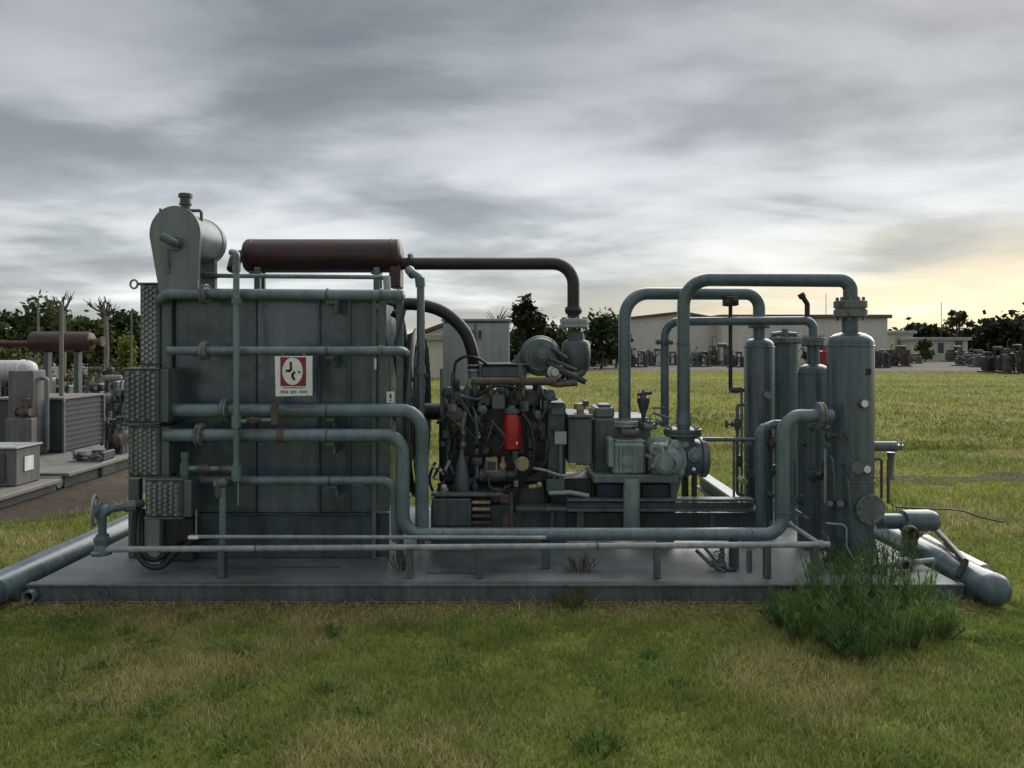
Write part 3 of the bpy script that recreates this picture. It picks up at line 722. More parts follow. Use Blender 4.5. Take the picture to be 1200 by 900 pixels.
part('roof_panel', MB().box((x0+.033, CF+.065, zt-.03), (x1-.053, 7.2, zt-.004), .004), PANEL, co)
part('corner_post', MB().box((X(191, CF), CF-.02, DZ+.003), (X(202.5, CF), CF+.07, zt+.03), .004), GREY, co)
bolts = MB()
for k in range(24):
    c = Vector((x0+.04+(x1-x0-.08)*k/23, CF+.018, zs+.03)); bolts.cyl(c, c-Vector((0, .008, 0)), .007, n=6); c = c.copy(); c.z = zt-.045; bolts.cyl(c, c-Vector((0, .008, 0)), .007, n=6)
for px in (206, 297, 303, 370, 376, 406, 412, 434):
    for k in range(14):
        c = Vector((X(px, CF), CF+.018, zs+.1+(zt-zs-.2)*k/13)); bolts.cyl(c, c-Vector((0, .007, 0)), .006, n=6)
part('casing_bolts', bolts, GREY, co, kind='stuff')
part('data_plate', MB().pbox(412, 424, 560, 569, CF+.012, CF+.018, .001), GALV, co)
# fan end with guard frame
fx = X(466, CF)
part('fan_shroud', MB().box((X(442, CF), CF+.015, Z(600, CF)), (X(456, CF), CF+.045, Z(408, CF)), .004).box((X(442, CF), CF+.01, Z(408, CF)), (X(452, CF), CF+.04, Z(346, CF)), .004), GREY, co)
part('guard_post', MB().box((fx-.02, CF+.05, DZ+.003), (fx+.03, CF+.11, Z(352, CF)), .004), PANEL, co)
part('guard_post', MB().box((fx-.02, 7.1, DZ+.003), (fx+.03, 7.16, Z(352, CF)), .004), PANEL, co)
part('brace', MB().tube([P(444, 362, CF+.05), P(458, 418, CF+.05)], .016, 0, 8), GREY, co)
part('brace', MB().tube([P(474, 362, CF+.06), P(460, 418, CF+.06)], .016, 0, 8), DARK, co)
part('guard_rail', MB().box((X(440, CF), CF+.06, Z(355, CF)), (fx, CF+.10, Z(351, CF)), .003), GREY, co)
part('fan_ring', MB().torus((fx+.06, 6.4, 1.15), (1, 0, 0), .68, .025, 40, 8, 0), DARK, co)
m = MB()
for k in range(6): m.torus((fx+.075+.004*k, 6.4, 1.15), (1, 0, 0),   .14+.10*k, .006, 36, 6, 0)
for k in range(12):
    a = 2*PI*k/12; m.cyl((fx+.085, 6.4+.13*math.cos(a), 1.15+.13*math.sin(a)), (fx+.075, 6.4+.68*math.cos(a), 1.15+.68*math.sin(a)), .006, n=6)
part('fan_guard_wires', m, DARK, co)
part('fan_hub', MB().cyl((fx-.15, 6.4, 1.15), (fx+.3, 6.4, 1.15), .07, n=16), DARK, co)
for k in range(6):
    a = 2*PI*k/6+.3; c = Vector((fx-.04, 6.4+.38*math.cos(a), 1.15+.38*math.sin(a)))
    rot = Matrix.Rotation(a, 3, 'X') @ Matrix.Rotation(.5, 3, 'Y')
    part('fan_blade', MB().box(c-Vector((.012, .28, .09)), c+Vector((.012, .28, .09)), .006, Matrix.Rotation(a, 3, 'X') @ Matrix.Rotation(.5, 3, 'Y')), DARK2, co)
# left coil face (air outlet) behind the headers
part('coil_core', MB().box((X(170, CF), CF+.15, DZ+.05), (x0-.01, 7.2, zt-.02), .01), CHAR, co)
# header boxes with plug sheets
def header(xa, xb, ya, yb, Yh, depth, cols, rows, lab):
    q = part('header_box', MB().pbox(xa, xb, ya, yb, Yh, Yh+depth, .006), SHEET, co, lab)
    m = MB(); px, pz = (xb-xa-5)/cols, (yb-ya-5)/rows
    for i in range(cols):
        for j in range(rows):
            c = P(xa+2.5+(i+.5)*px, ya+2.5+(j+.25+.5*(i % 2))*pz, Yh); rr = S(2.25, Yh)
            m.cyl(c+Vector((0, .004, 0)), c-Vector((0, .004, 0)), rr*1.3, n=12).cyl(c-Vector((0, .004, 0)), c-Vector((0, .020, 0)), rr, rr*.92, n=6)
    part('header_plugs', m, PLUG, q, kind='stuff')
    f = MB()
    for (a1, b1, a2, b2) in ((xa-1, ya-2, xb+1, ya), (xa-1, yb, xb+1, yb+2)): f.box((X(a1, Yh), Yh-.012, Z(b2, Yh)), (X(a2, Yh), Yh+.1, Z(b1, Yh)-.001), .003)
    part('header_edge', f, GREY, q)
    part('side_plate', MB().pbox(xb+1, xb+11, ya, yb, Yh+.02, Yh+depth+.1, .004), GREY, q)
header(164, 187, 333, 428, 5.62, .14, 4, 14, 'narrow upper header box with rows of plugs')
header(145, 186, 433, 495, 5.38, .2, 6, 9, 'widest header box with rows of plugs')
header(150, 187, 500, 558, 5.40, .2, 6, 9, 'lower header box with rows of plugs')
header(170, 213, 563, 606, 5.30, .2, 6, 7, 'lowest header box standing forward')
part('lifting_eye', MB().torus(P(157, 333, 5.62), (.25, 1, 0), S(5, 5.62), .008, 18, 8, 0).cyl(P(162, 333, 5.62), P(168, 333, 5.62), .01, n=8), LIGHTG, co)
for px0, px1, mt, yl in ((166, 187, LIGHTG, 5.52), (150, 163, GREY, 5.7)):
    part('support_leg', MB().box((X(px0, yl), yl, DZ+.003), (X(px1, yl), yl+.06, Z(561 if px0 < 160 else 600, yl)), .004), mt, co)
part('dark_block', MB().box((X(189, 5.6), 5.6, DZ+.003), (X(226, 5.6), 5.68, Z(608, 5.6)), .006), DARK, co)  # plain dark box right of the light leg, below the lowest header
for px in (387,):
    pass
part('danger_tag', MB().pbox(453, 462, 459, 472, CF-.0, CF+.008, .001), WHITE, co)
part('danger_mark', MB().pbox(456.5, 458.5, 461.5, 467, CF-.004, CF-.001, .0005).pbox(456.5, 458.5, 468.5, 470, CF-.004, CF-.001, .0005), INK, co)
part('warning_tag', MB().pbox(438.5, 441, 420, 433, CF-.020, CF-.013, .001), WHITE, co)

# ------------------------------------------------------------------ surge tank on the cooler
TY = 5.45
st = thing('surge_tank', 'pale grey surge tank with rounded end plate on top of the cooler', 'tank', (X(208, TY), 5.7, zt))
cx, cz, R = X(205, TY), Z(274, TY), S(30, TY)
pts = [(X(187, TY), Z(345, TY)), (X(231, TY), Z(345, TY))]
for k in range(25):
    a = -.28+(PI+.56)*k/24; pts.append((cx+R*math.cos(a), cz+S(33, TY)*math.sin(a)))
part('end_plate', MB().poly(pts, TY, TY+.03), TANKG, st)
R2 = S(29, TY)
part('shell', MB().lathe((cx, TY+.033, cz), (0, 1, 0), [(0, R2), (.40, R2), (.405, R2+.006), (.42, R2+.006), (.425, R2), (.50, R2*.97), (.55, R2*.82), (.57, R2*.5), (.575, .01)], 36), TANKG, st)
part('filler_neck', MB().lathe((X(214, 5.55), 5.6, cz+R2*.97), (0, 0, 1), [(0, .034), (.06, .034), (.06, .044), (.075, .044), (.075, .038), (.115, .038), (.115, .05), (.14, .05), (.145, .042)], 18), DARK2, st)
part('vent_pipe', MB().tube([(X(222, 5.6), 5.6, cz+R2+.015), (X(236, 5.6), 5.6, cz+R2+.015), (X(236, 5.6), 5.6, cz+R2-.07)], .012, .02, 8), DARK2, st)
part('vent_pipe', MB().tube([(X(208, 5.6), 5.6, cz+R2+.012), (X(188, 5.6), 5.6, cz+R2-.004), (X(188, 5.6), 5.6, cz+R2+.03)], .010, .015, 8), DARK2, st)
part('drain_nozzle', MB().tube([P(206, 285, TY+.02), P(206, 285, TY-.09), P(190, 277, TY-.10)], S(5.2, TY), .06, 14).flange(P(206, 285, TY-.012), (0, 1, 0), S(8.5, TY), .018, 6, False), PIPED, st)
part('gauge_tube', MB().tube([P(196, 292, TY-.02), P(196, 312, TY-.02)], .008, 0, 8).box(P(194, 320, TY-.012), P(199, 306, TY-.002)), GREY, st)
part('saddle', MB().box((cx-.13, 5.85, zt+.0), (cx+.13, 5.9, cz-R2*.8), .005), TANKG, st)

# ------------------------------------------------------------------ muffler and exhaust line
MY = 6.3
mu = thing('muffler', 'dark rust-red cylindrical muffler lying above the cooler', 'muffler', (X(380, MY), MY, Z(320, MY)))
xa, xb, zc, r = X(287, MY), X(472, MY), Z(300, MY), S(19.5, MY); L = xb-xa
part('shell', MB().lathe((xa, MY, zc), (1, 0, 0), [(0, r*.55), (.012, r*.9), (.03, r), (.06, r), (.062, r+.004), (.075, r+.004), (.077, r), (L-.095, r), (L-.093, r+.005), (L-.08, r+.005), (L-.078, r), (L-.03, r), (L-.01, r*.86), (L, r*.5)], 36), MUFF, mu)
part('inlet_elbow', MB().tube([(xa+.02, MY, zc), (xa-.07, MY, zc), (xa-.07, MY-.08, zc-.12)], .05, .06, 14), EXH, mu)
for px in (301, 441):
    part('saddle', MB().pbox(px-3.5, px+3.5, 313, 352, MY-.16, MY-.12, .004).box((X(px-3.5, MY), MY-.12, zc-r-.02), (X(px+3.5, MY), MY+.12, zc-r*.99), .004).box((X(px-3.5, MY), MY+.12, zt-.003), (X(px+3.5, MY), MY+.16, zc-r*.3), .004), GREY, mu)
part('drain_box', MB().box((X(458, MY), MY-.1, Z(338, MY)), (X(471, MY), MY+.1, Z(312, MY)), .01), MUFF, mu)
ex = thing('exhaust_pipe', 'black exhaust pipe running right from the muffler and bending down to the engine', 'pipe', (X(600, MY), MY, Z(372, MY)))
er_ = S(7.2, MY)
part('pipe', MB().tube([(xb-.01, MY, Z(309, MY)), (X(672, MY), MY, Z(309, MY)), (X(672, MY), MY, Z(373, MY))], er_, S(24, MY), 20), EXH, ex)
part('flange', MB().flange((X(481, MY), MY, Z(308, MY)), (1, 0, 0), S(11, MY), .014, 8), EXH, ex)
part('coupling', MB().lathe(P(672, 368, MY), (0, 0, 1), [(0, er_), (0, S(9, MY)), (.03, S(10.5, MY)), (.06, S(9, MY)), (.06, er_)], 18), EXH, ex)

# ------------------------------------------------------------------ pipe runs on the cooler face
PY = 5.46
def pipe(name, label, parts, base, cat='pipe'):
    """parts: list of (part name, MB, material)"""
    t = thing(name, label, cat, base)
    for nm, mb, mt in parts: part(nm, mb, RUSTF if mt in (PIPE, PIPED) and nm in ('flange', 'union', 'coupling', 'weld_ring', 'side_union') else mt, t)
    return t
def run(pts, rpx, Y, bend=0.0): return MB().tube([P(a, b, c if c else Y) for a, b, c in pts], S(rpx, Y), bend, 18)
def hang(px, py, Y, r):
    """small strap and bracket under a run, reaching back to the casing"""
    return MB().box((X(px, Y)-.03, Y-.01, Z(py, Y)-r-.03), (X(px, Y)+.03, CF+.018, Z(py, Y)-r-.001), .003).box((X(px, Y)+.012, Y+.02, Z(py, Y)-r-.09), (X(px, Y)+.03, CF+.018, Z(py, Y)-r-.031), .003).torus((X(px, Y)-.02, Y, Z(py, Y)), (1, 0, 0), r+.002, .006, 18, 6, 0)
r6 = S(6.3, PY)
pipe('pipe_run', 'highest grey pipe across the cooler, just under the muffler, with rounded right end', [
    ('pipe', run([(187, 352, 5.6), (196, 344, PY), (203, 344, PY), (466, 346, PY)], 6.3, PY, .05), PIPE),
    ('end_cap', MB().lathe(P(465, 346, PY), (1, 0, 0), [(0, S(7, PY)), (.03, S(7.4, PY)), (.05, S(6, PY)), (.06, .01)], 16), PIPE),
    ('flange', MB().flange(P(240, 344.5, PY), (1, 0, 0), S(12, PY), .020, 8), PIPE), ('bracket', hang(387, 345, PY, r6), DARK2),
    ('end_flange', MB().flange(P(447, 346, PY), (1, 0, 0), S(8.5, PY), .012, 6, False), GREY)], P(330, 344, PY))
pipe('pipe_run', 'grey pipe across the cooler directly above the red and white sign', [
    ('pipe', run([(197, 411, PY), (472, 411, PY), (476, 414, 5.75)], 5.2, PY, .05), PIPE), ('flange', MB().flange(P(240, 411, PY), (1, 0, 0), S(11, PY), .020, 8), PIPE),
    ('bracket', hang(387, 411, PY, S(5.2, PY)), DARK2), ('coupling', MB().cyl(P(444, 411, PY), P(449, 411, PY), S(6, PY), n=16), PIPE)], P(330, 411, PY))
pipe('pipe_run', 'thick grey pipe just below the sign, bending down beside the engine', [
    ('pipe', run([(196, 481, 5.5), (494.5, 481, 5.5), (494.5, 626, 5.5)], 7.9, 5.5, S(24, 5.5)), PIPE),
    ('flange', MB().flange(P(265, 481, 5.5), (1, 0, 0), S(15, 5.5), .022, 8), PIPE), ('bracket', hang(387, 481, 5.5, S(7.9, 5.5)), DARK2),
    ('coupling', MB().cyl(P(320, 481, 5.5), P(326, 481, 5.5), S(8.8, 5.5), n=18), RUSTB)], P(330, 481, 5.5))
LY = 5.44
pipe('pipe_run', 'thick pipe dropping from below the sign, then running right to the tallest vessel', [
    ('pipe', MB().tube([P(194, 510, LY), P(472.5, 510, LY), P(472.5, 626, LY), P(918, 626, LY), P(918, 487, LY), P(975, 487, LY+.03)], S(7.6, LY), S(22, LY), 20, seg=10), PIPE),
    ('flange', MB().flange(P(235, 510, LY), (1, 0, 0), S(14, LY), .022, 8), PIPE), ('flange', MB().flange(P(961, 487, LY+.02), (1, .03, 0), S(16, LY), .022, 8), PIPE),
    ('bracket', hang(387, 510, LY, S(7.6, LY)), DARK2), ('coupling', MB().cyl(P(326, 510, LY), P(334, 510, LY), S(8.3, LY), n=18), RUSTB),
    ('weld_ring', MB().torus(P(520, 626, LY), (1, 0, 0), S(7.8, LY), .005, 18, 6, 0).torus(P(880, 626, LY), (1, 0, 0), S(7.8, LY), .005, 18, 6, 0).torus(P(918, 600, LY), (0, 0, 1), S(7.8, LY), .005, 18, 6, 0), PIPED),
    ('support_post', MB().box((X(640, LY)-.03, LY-.03, DZ+.003), (X(640, LY)+.03, LY+.03, Z(634, LY)), .004).box((X(860, LY)-.03, LY-.03, DZ+.003), (X(860, LY)+.03, LY+.03, Z(634, LY)), .004), DARK2)], P(700, 626, LY))
pipe('pipe_run', 'lowest grey pipe on the cooler face, curving down at its right end', [
    ('pipe', run([(210, 563, 5.48), (462, 563, 5.48), (464, 634, 5.56)], 5.2, 5.48, S(16, 5.48)), PIPE), ('bracket', hang(390, 563, 5.48, S(5.2, 5.48)), DARK2)], P(330, 563, 5.48))
VY = 5.36
pipe('riser_pipe', 'vertical grey pipe in front of the cooler from muffler height to the lowest header', [
    ('pipe', MB().tube([P(277, 306, VY), P(277, 560, VY)], S(3.7, VY), 0, 14), PIPE),
    ('top_elbow', MB().tube([P(277, 309, VY), P(277, 298, VY), P(272, 296, VY+.25)], S(4.4, VY), .03, 14), PIPED), ('union', MB().cyl(P(277, 318, VY), P(277, 308, VY), S(5.0, VY), n=8).cyl(P(277, 356, VY), P(277, 350, VY), S(5.6, VY), n=12), PIPED),
    ('tee', MB().cyl(P(277, 487, VY), P(277, 501, VY), S(5.6, VY), n=14).tube([P(277, 494, VY), P(322, 492, VY)], S(2.6, VY), 0, 10), PIPE),
    ('valve', MB().valve(P(298, 493, VY), (1, 0, 0), (0, -1, .2), S(3.6, VY), False).cyl(P(322, 497, VY), P(322, 472, VY), S(4.6, VY), n=10), RUSTB),
    ('lower_tee', MB().cyl(P(277, 545, VY), P(277, 563, VY), S(5.8, VY), n=14).tube([P(277, 550, VY), P(216, 549, VY)], S(3.6, VY), 0, 12), PIPE),
    ('side_union', MB().cyl(P(232, 549.5, VY), P(246, 549.5, VY), S(5, VY), n=8).cyl(P(256, 550, VY), P(270, 550, VY), S(4.6, VY), n=8), RUSTB),
    ('drain_leg', MB().tube([P(217, 532, VY), P(217, 600, VY)], S(4.2, VY), 0, 12).cyl(P(217, 542, VY), P(217, 556, VY), S(6, VY), n=8).cyl(P(217, 530, VY), P(217, 536, VY), S(5, VY), n=8).ball(P(217, 576, VY), S(6, VY)).ball(P(217, 592, VY), S(5.6, VY)), PIPED),
    ('thin_tail', MB().tube([P(279, 563, VY), P(279, 592, VY)], .005, 0, 6).tube([P(230, 597, VY), P(230, 627, VY)], .006, 0, 6), LIGHTG)], P(277, 560, VY))
pipe('riser_pipe', 'short vertical drain pipe with rusty elbow left of the lowest cooler pipe', [
    ('pipe', MB().tube([P(261, 566, 5.3), P(261, 645, 5.3)], S(4, 5.3), 0, 14), PIPE), ('elbow', MB().ball(P(261, 566, 5.3), S(6.5, 5.3)).cyl(P(254, 566, 5.3), P(268, 566, 5.45), S(5, 5.3), n=12), PIPED),
    ('rusty_fitting', MB().cyl(P(256, 570, 5.29), P(256, 582, 5.29), S(4.8, 5.29), n=8), RUSTB), ('foot', MB().box((X(257, 5.3), 5.27, DZ+.003), (X(265, 5.3), 5.33, Z(645, 5.3)), .004), BEAM)], P(261, 640, 5.3))
pipe('thin_rail_pipe', 'thin pipe line over the cooler rim in front of the muffler', [
    ('pipe', run([(236, 323, 5.75), (452, 325, 5.75), (455, 345, 5.72)], 2.6, 5.75, .04), PIPE), ('union', MB().cyl(P(237, 323, 5.75), P(254, 323, 5.75), S(4, 5.75), n=8), RUSTB),
    ('end_fitting', MB().cyl(P(453, 324, 5.75), P(454, 342, 5.73), S(4.4, 5.75), n=8), LIGHTG)], P(340, 324, 5.75))
pipe('thin_rail_pipe', 'upper of two thin pipes along the skid front, ending below the cooler', [
    ('pipe', run([(222, 629, 5.28), (640, 630, 5.28)], 2.3, 5.28), LIGHTG), ('end_tag', MB().box(P(220, 632, 5.26), P(234, 627, 5.29), .002), WHITE), ('post', MB().box((X(560, 5.28)-.015, 5.27, DZ+.003), (X(560, 5.28)+.015, 5.31, Z(632, 5.28)), .003), DARK2)], P(400, 629, 5.28))
RY = 5.20
rp = [('pipe', run([(112, 644, RY), (972, 638, RY)], 3.6, RY), LIGHTG), ('end_elbow', MB().lathe(P(119, 650, RY), (0, 0, 1), [(0, .065), (.02, .065), (.03, .04), (.07, .035), (.09, .05), (.12, .05)], 14), PIPE)]
for px in (260, 480, 562, 770, 899, 955):
    rp.append(('post', MB().box((X(px, RY)-.022, RY-.02, DZ+.003), (X(px, RY)+.022, RY+.03, Z(641-(px-112)*.007, RY)-.018), .003), BEAM))
rp.append(('clamp', MB().torus(P(300, 642.7, RY), (1, 0, 0), S(4.2, RY), .006, 14, 6, 0).torus(P(700, 640, RY), (1, 0, 0), S(4.2, RY), .006, 14, 6, 0), PIPED))
rp.append(('cross_line', MB().tube([P(925, 614, 5.5), P(962, 638, RY)], .016, 0, 10).ball(P(925, 614, 5.5), .026).ball(P(962, 638, RY), .03), LIGHTG))
pipe('front_rail_pipe', 'long thin pipe running the whole skid front at knee height', rp, P(540, 641, RY))
pipe('hand_wheel_valve', 'valve with upright hand wheel at the left end of the skid', [
    ('body', MB().tube([P(120, 640, 5.22), P(120, 602, 5.22), P(128, 597, 5.25), P(168, 590, 5.42)], S(4.6, 5.22), .04, 14), PIPED),
    ('bonnet', MB().lathe(P(128, 598, 5.25), (-1, 0, 0), [(0, .04), (.05, .035), (.055, .05), (.075, .05), (.08, .018), (.11, .014)], 14), PIPE),
    ('hand_wheel', MB().torus(P(111, 598, 5.25), (-1, -.35, 0), S(17, 5.25), .011, 28, 8, 4), LIGHTG),
    ('union', MB().cyl(P(120, 626, 5.22), P(120, 634, 5.22), S(7.5, 5.22), n=8).cyl(P(146, 594, 5.33), P(158, 592, 5.37), S(6.5, 5.3), n=8), PIPED)], P(120, 640, 5.22), 'valve')
for lb, pts in (('black rubber hose looping over the skid below the header boxes', [P(160, 592, 5.38), P(157, 620, 5.36), P(158, 644, 5.32), P(172, 662, 5.28), P(190, 664, 5.28), P(206, 648, 5.4), P(228, 633, 5.5), P(250, 629, 5.55)]),
                ('second black hose hanging close beside the looping one', [P(167, 596, 5.40), P(166, 625, 5.40), P(168, 648, 5.36), P(182, 656, 5.34), P(200, 644, 5.45), P(214, 636, 5.58)])):
    solo('rubber_hose', MB().curve(pts, S(3.2, 5.35), 10), BLACK, lb, 'hose', P(165, 640, 5.36))
pipe('riser_pipe', 'slim grey riser with top elbow between the cooler and the engine', [
    ('pipe', MB().tube([P(481, 316, 5.95), P(484, 320, 5.9), P(493, 326, 5.85), P(493, 470, 5.85), P(493, 640, 5.85)], S(4.6, 5.85), .06, 14), PIPED),
    ('elbow', MB().cyl(P(492, 326, 5.85), P(493, 336, 5.85), S(6, 5.85), n=12).cyl(P(479, 316, 5.95), P(484, 322, 5.9), S(5.5, 5.9), n=10), PIPED),
    ('coupling', MB().cyl(P(493, 428, 5.85), P(493, 438, 5.85), S(6, 5.85), n=12), PIPED)], P(493, 640, 5.85))
solo('intake_hose', MB().curve([P(462, 357, 6.1), P(490, 357, 6.1), P(520, 366, 6.1), P(544, 388, 6.12), P(554, 415, 6.15), P(555, 436, 6.2)], S(7.2, 6.1), 16), BLACK, 'fat black rubber hose arching from the cooler down to the engine', 'hose', P(554, 436, 6.2))
solo('cooler_hose', MB().curve([P(460, 366, 6.0), P(468, 372, 6.0), P(472, 392, 6.02), P(474, 430, 6.05), P(477, 470, 6.1), P(480, 520, 6.1)], S(5, 6.0), 12), BLACK, 'dark hose dropping along the right edge of the cooler', 'hose', P(477, 520, 6.1))

# ------------------------------------------------------------------ sign on the cooler
GY = 5.40
sg = thing('company_sign', 'white sign with maroon square, white oval and black letters on the cooler', 'sign', P(344, 464, GY))
rot_pts = [P(322, 417.5, GY), P(366, 417, GY), P(366, 463.5, GY), P(323, 464.5, GY)]
part('board', MB().poly([(p.x, p.z) for p in (rot_pts[3], rot_pts[2], rot_pts[1], rot_pts[0])], GY, GY+.006), WHITE, sg)
part('maroon_square', MB().pbox(328.5, 358.5, 418.5, 452.5, GY-.0025, GY-.0005, .0004), MAROON, sg)
oc = [(X(343+12*math.cos(2*PI*k/32), GY), Z(435+16*math.sin(-2*PI*k/32), GY)) for k in range(32)]
part('white_oval', MB().poly(oc, GY-.005, GY-.003), WHITE, sg)
def stroke(pl, w):
    q = MB()
    for (a, b), (c, d) in zip(pl, pl[1:]):
        dx_, dy_ = c-a, d-b; L = math.hypot(dx_, dy_); nx, ny = -dy_/L*w/2, dx_/L*w/2; ex_, ey_ = dx_/L*w*.25, dy_/L*w*.25
        o = [(a-ex_+nx, b-ey_+ny), (c+ex_+nx, d+ey_+ny), (c+ex_-nx, d+ey_-ny), (a-ex_-nx, b-ey_-ny)]
        q.poly([(X(u, GY), Z(v, GY)) for u, v in o], GY-.0075, GY-.0055)
    return q
part('letter_j', stroke([(341, 424.5), (341.3, 433), (339.5, 434.8), (336, 434.2)], 2.7), INK, sg)
part('letter_c', stroke([(345.5, 436), (343, 438.8), (343.2, 441.6), (345.4, 444.6)], 2.7), INK, sg)
part('oval_mark', stroke([(350, 434.5), (350.6, 437), (352.5, 436)], 1.2), MAROON, sg)
mk = MB(); R_ = random.Random(3)
for y, h_, xs, xe, w_ in ((454.3, 1.7, 332, 357, 1.3), (459.3, 3.6, 329, 337, 1.9), (459.3, 3.6, 340.5, 347, 1.9), (459.3, 3.6, 350.5, 359, 1.9)):
    x = xs
    while x < xe:
        mk.pbox(x, x+w_*.55, y-h_/2*R_.uniform(.6, 1), y+h_/2*R_.uniform(.6, 1), GY-.0025, GY-.0005, .0003); x += w_
part('caption_print', mk, DARK2, sg)
part('hanger', MB().pbox(330, 333, 414, 418, GY+.001, GY+.05, .001).pbox(355, 358, 414, 418, GY+.001, GY+.05, .001), GREY, sg)

# ------------------------------------------------------------------ engine
E = thing('gas_engine', 'dark greasy gas engine with pipes and filters between cooler and compressor', 'engine', P(575, 620, 6.3))
def ep(name, mb, mt, label=None, parent=None): return part(name, mb, mt, parent or E, label)
ep('base_rail', MB().box((X(505, 6.0), 6.0, DZ+.003), (X(664, 6.0), 6.08, Z(592, 6.0)), .004), DARK2)
ep('base_rail', MB().box((X(505, 6.0), 6.62, DZ+.003), (X(664, 6.0), 6.70, Z(592, 6.0)), .004), DARK)
ep('oil_pan', MB().pbox(520, 642, 568, 596, 6.1, 6.6, .03), DARK)
ep('engine_block', MB().pbox(514, 646, 474, 568, 6.12, 6.6, .03), DARK)
for i in range(4):
    a = 522+i*31
    h_ = ep('cylinder_head', MB().pbox(a, a+27, 456, 476, 6.06, 6.58, .014), DARK2)
    ep('head_bolt', MB().cyl(P(a+6, 462, 6.058), P(a+6, 462, 6.03), .014, n=6).cyl(P(a+21, 462, 6.058), P(a+21, 462, 6.03), .014, n=6).cyl(P(a+13, 470, 6.058), P(a+13, 470, 6.03), .014, n=6), DARK, None, h_)
    ep('side_cover', MB().pbox(a+2, a+25, 494, 516, 6.09, 6.118, .008).lathe(P(a+13, 505, 6.09), (0, -1, 0), [(0, .05), (.012, .05), (.02, .03)], 16), DARK2)
    ep('spark_lead', MB().curve([P(a+13, 470, 6.03), P(a+10, 484, 5.98), P(a+16, 502, 6.0), P(a+4, 524, 6.04)], .009, 8), BLACK)
    ep('exhaust_branch', MB().tube([P(a+13, 458, 6.10), P(a+13, 447, 6.0), P(a+17, 447, 6.0)], S(4, 6.0), .03, 12), RUSTB)
ep('exhaust_manifold', MB().tube([P(552, 447, 6.0), P(652, 447, 6.0)], S(4.6, 6.0), 0, 16).flange(P(612, 447, 6.0), (1, 0, 0), S(7.5, 6.0), .012, 6), RUSTB)
ep('water_jacket', MB().pbox(563, 617, 428.5, 443, 6.12, 6.5, .012), DARK2); ep('jacket_cap', MB().pbox(561, 619, 426, 428, 6.10, 6.52, .004), GREY)
ep('thermostat_elbow', MB().tube([P(555, 434, 6.18), P(556, 446, 6.12), P(548, 462, 6.08), P(548, 478, 6.1)], S(7, 6.1), .05, 14), DARK2)
ep('hose_clamp', MB().torus(P(555, 428, 6.17), (0, 0, 1), S(7.6, 6.1), .007, 18, 6, 0).torus(P(555, 434, 6.17), (0, 0, 1), S(7.6, 6.1), .007, 18, 6, 0), GALV)
ep('brass_fitting', MB().lathe(P(556, 449, 6.04), (0, -1, 0), [(0, .05), (.03, .05), (.035, .03), (.05, .03)], 12), BRASS)
tb = ep('turbocharger', MB().lathe(P(633, 417, 6.25), (0, -1, 0), [(0, .08), (.02, .145), (.09, .150), (.12, .135), (.125, .10), (.16, .095), (.165, .06), (.20, .055), (.205, .03), (.23, .025)], 28), DARK2)
ep('volute', MB().torus(P(633, 417, 6.2), (0, 1, 0), .115, .05, 28, 12, 0), DARK2, None, tb)
ep('bolt_ring', MB().flange(P(633, 417, 6.11), (0, 1, 0), .12, .012, 10, False), GREY, None, tb)
ep('turbo_outlet', MB().tube([P(615, 417, 6.25), P(606, 428, 6.25), P(596, 444, 6.22)], .055, .05, 14), DARK2)
ep('crossover_pipe', MB().tube([P(642, 424, 6.08), P(660, 436, 6.06), P(686, 447, 6.1)], .028, .05, 12).tube([P(640, 438, 6.1), P(664, 450, 6.06), P(684, 436, 6.1)], .024, .06, 12).tube([P(646, 408, 6.1), P(664, 420, 6.12)], .02, 0, 10), DARK)
ep('rusty_crossover', MB().tube([P(636, 447, 6.02), P(652, 451, 6.0), P(676, 449, 6.03)], .022, .04, 10).tube([P(644, 420, 6.05), P(676, 434, 6.05)], .012, 0, 8), RUSTB)
ep('waste_gate', MB().lathe(P(650, 436, 6.08), (0, -1, 0), [(0, .06), (.03, .06), (.035, .035), (.06, .03)], 16), GALV)
ep('gate_body', MB().ball(P(652, 440, 6.15), .075, (1, 1, .9), 14).ball(P(672, 442, 6.16), .06, (1.1, 1, .8), 14), DARK)
ep('manifold_bulb', MB().lathe(P(675, 439, 6.3), (0, 0, 1), [(0, .05), (.02, .09), (.07, .115), (.17, .12), (.25, .115), (.275, .10), (.285, .07), (.34, .065)], 26), DARK2)
ep('insulated_flange', MB().flange(P(673, 379, 6.3), (0, 0, 1), S(17, 6.3), .035, 10), LIGHTG)
ep('neck', MB().cyl(P(673, 398, 6.3), P(673, 384, 6.3), S(8, 6.3), n=18), RUSTB)
ep('bracket_post', MB().pbox(607, 612, 426, 470, 6.0, 6.03, .004), GREY)
f = ep('oil_filter', MB().lathe(P(600, 527, 5.97), (0, 0, 1), [(0, .05), (.012, .072), (.10, .074), (.20, .074), (.25, .066), (.28, .05)], 22), RED, 'bright red oil filter canister')
ep('filter_head', MB().lathe(P(600, 484, 5.97), (0, 0, 1), [(0, .06), (.03, .06), (.035, .03), (.06, .03)], 14).box(P(594, 482, 5.97), P(606, 476, 6.12), .006), GREY, None, f)
ep('filter_label', MB().lathe(P(605, 519, 5.915), (0, -1, 0), [(0, .014), (.01, .012)], 12), WHITE, None, f)
ep('filter_foot', MB().lathe(P(604, 543, 5.97), (0, 0, 1), [(0, .02), (.06, .022), (.085, .035), (.10, .035)], 12), GREY)
ep('hanging_hose', MB().curve([P(612, 484, 5.96), P(622, 500, 5.93), P(626, 526, 5.92), P(622, 548, 5.95), P(612, 566, 5.98), P(604, 600, 6.0)], .016, 10), BLACK)
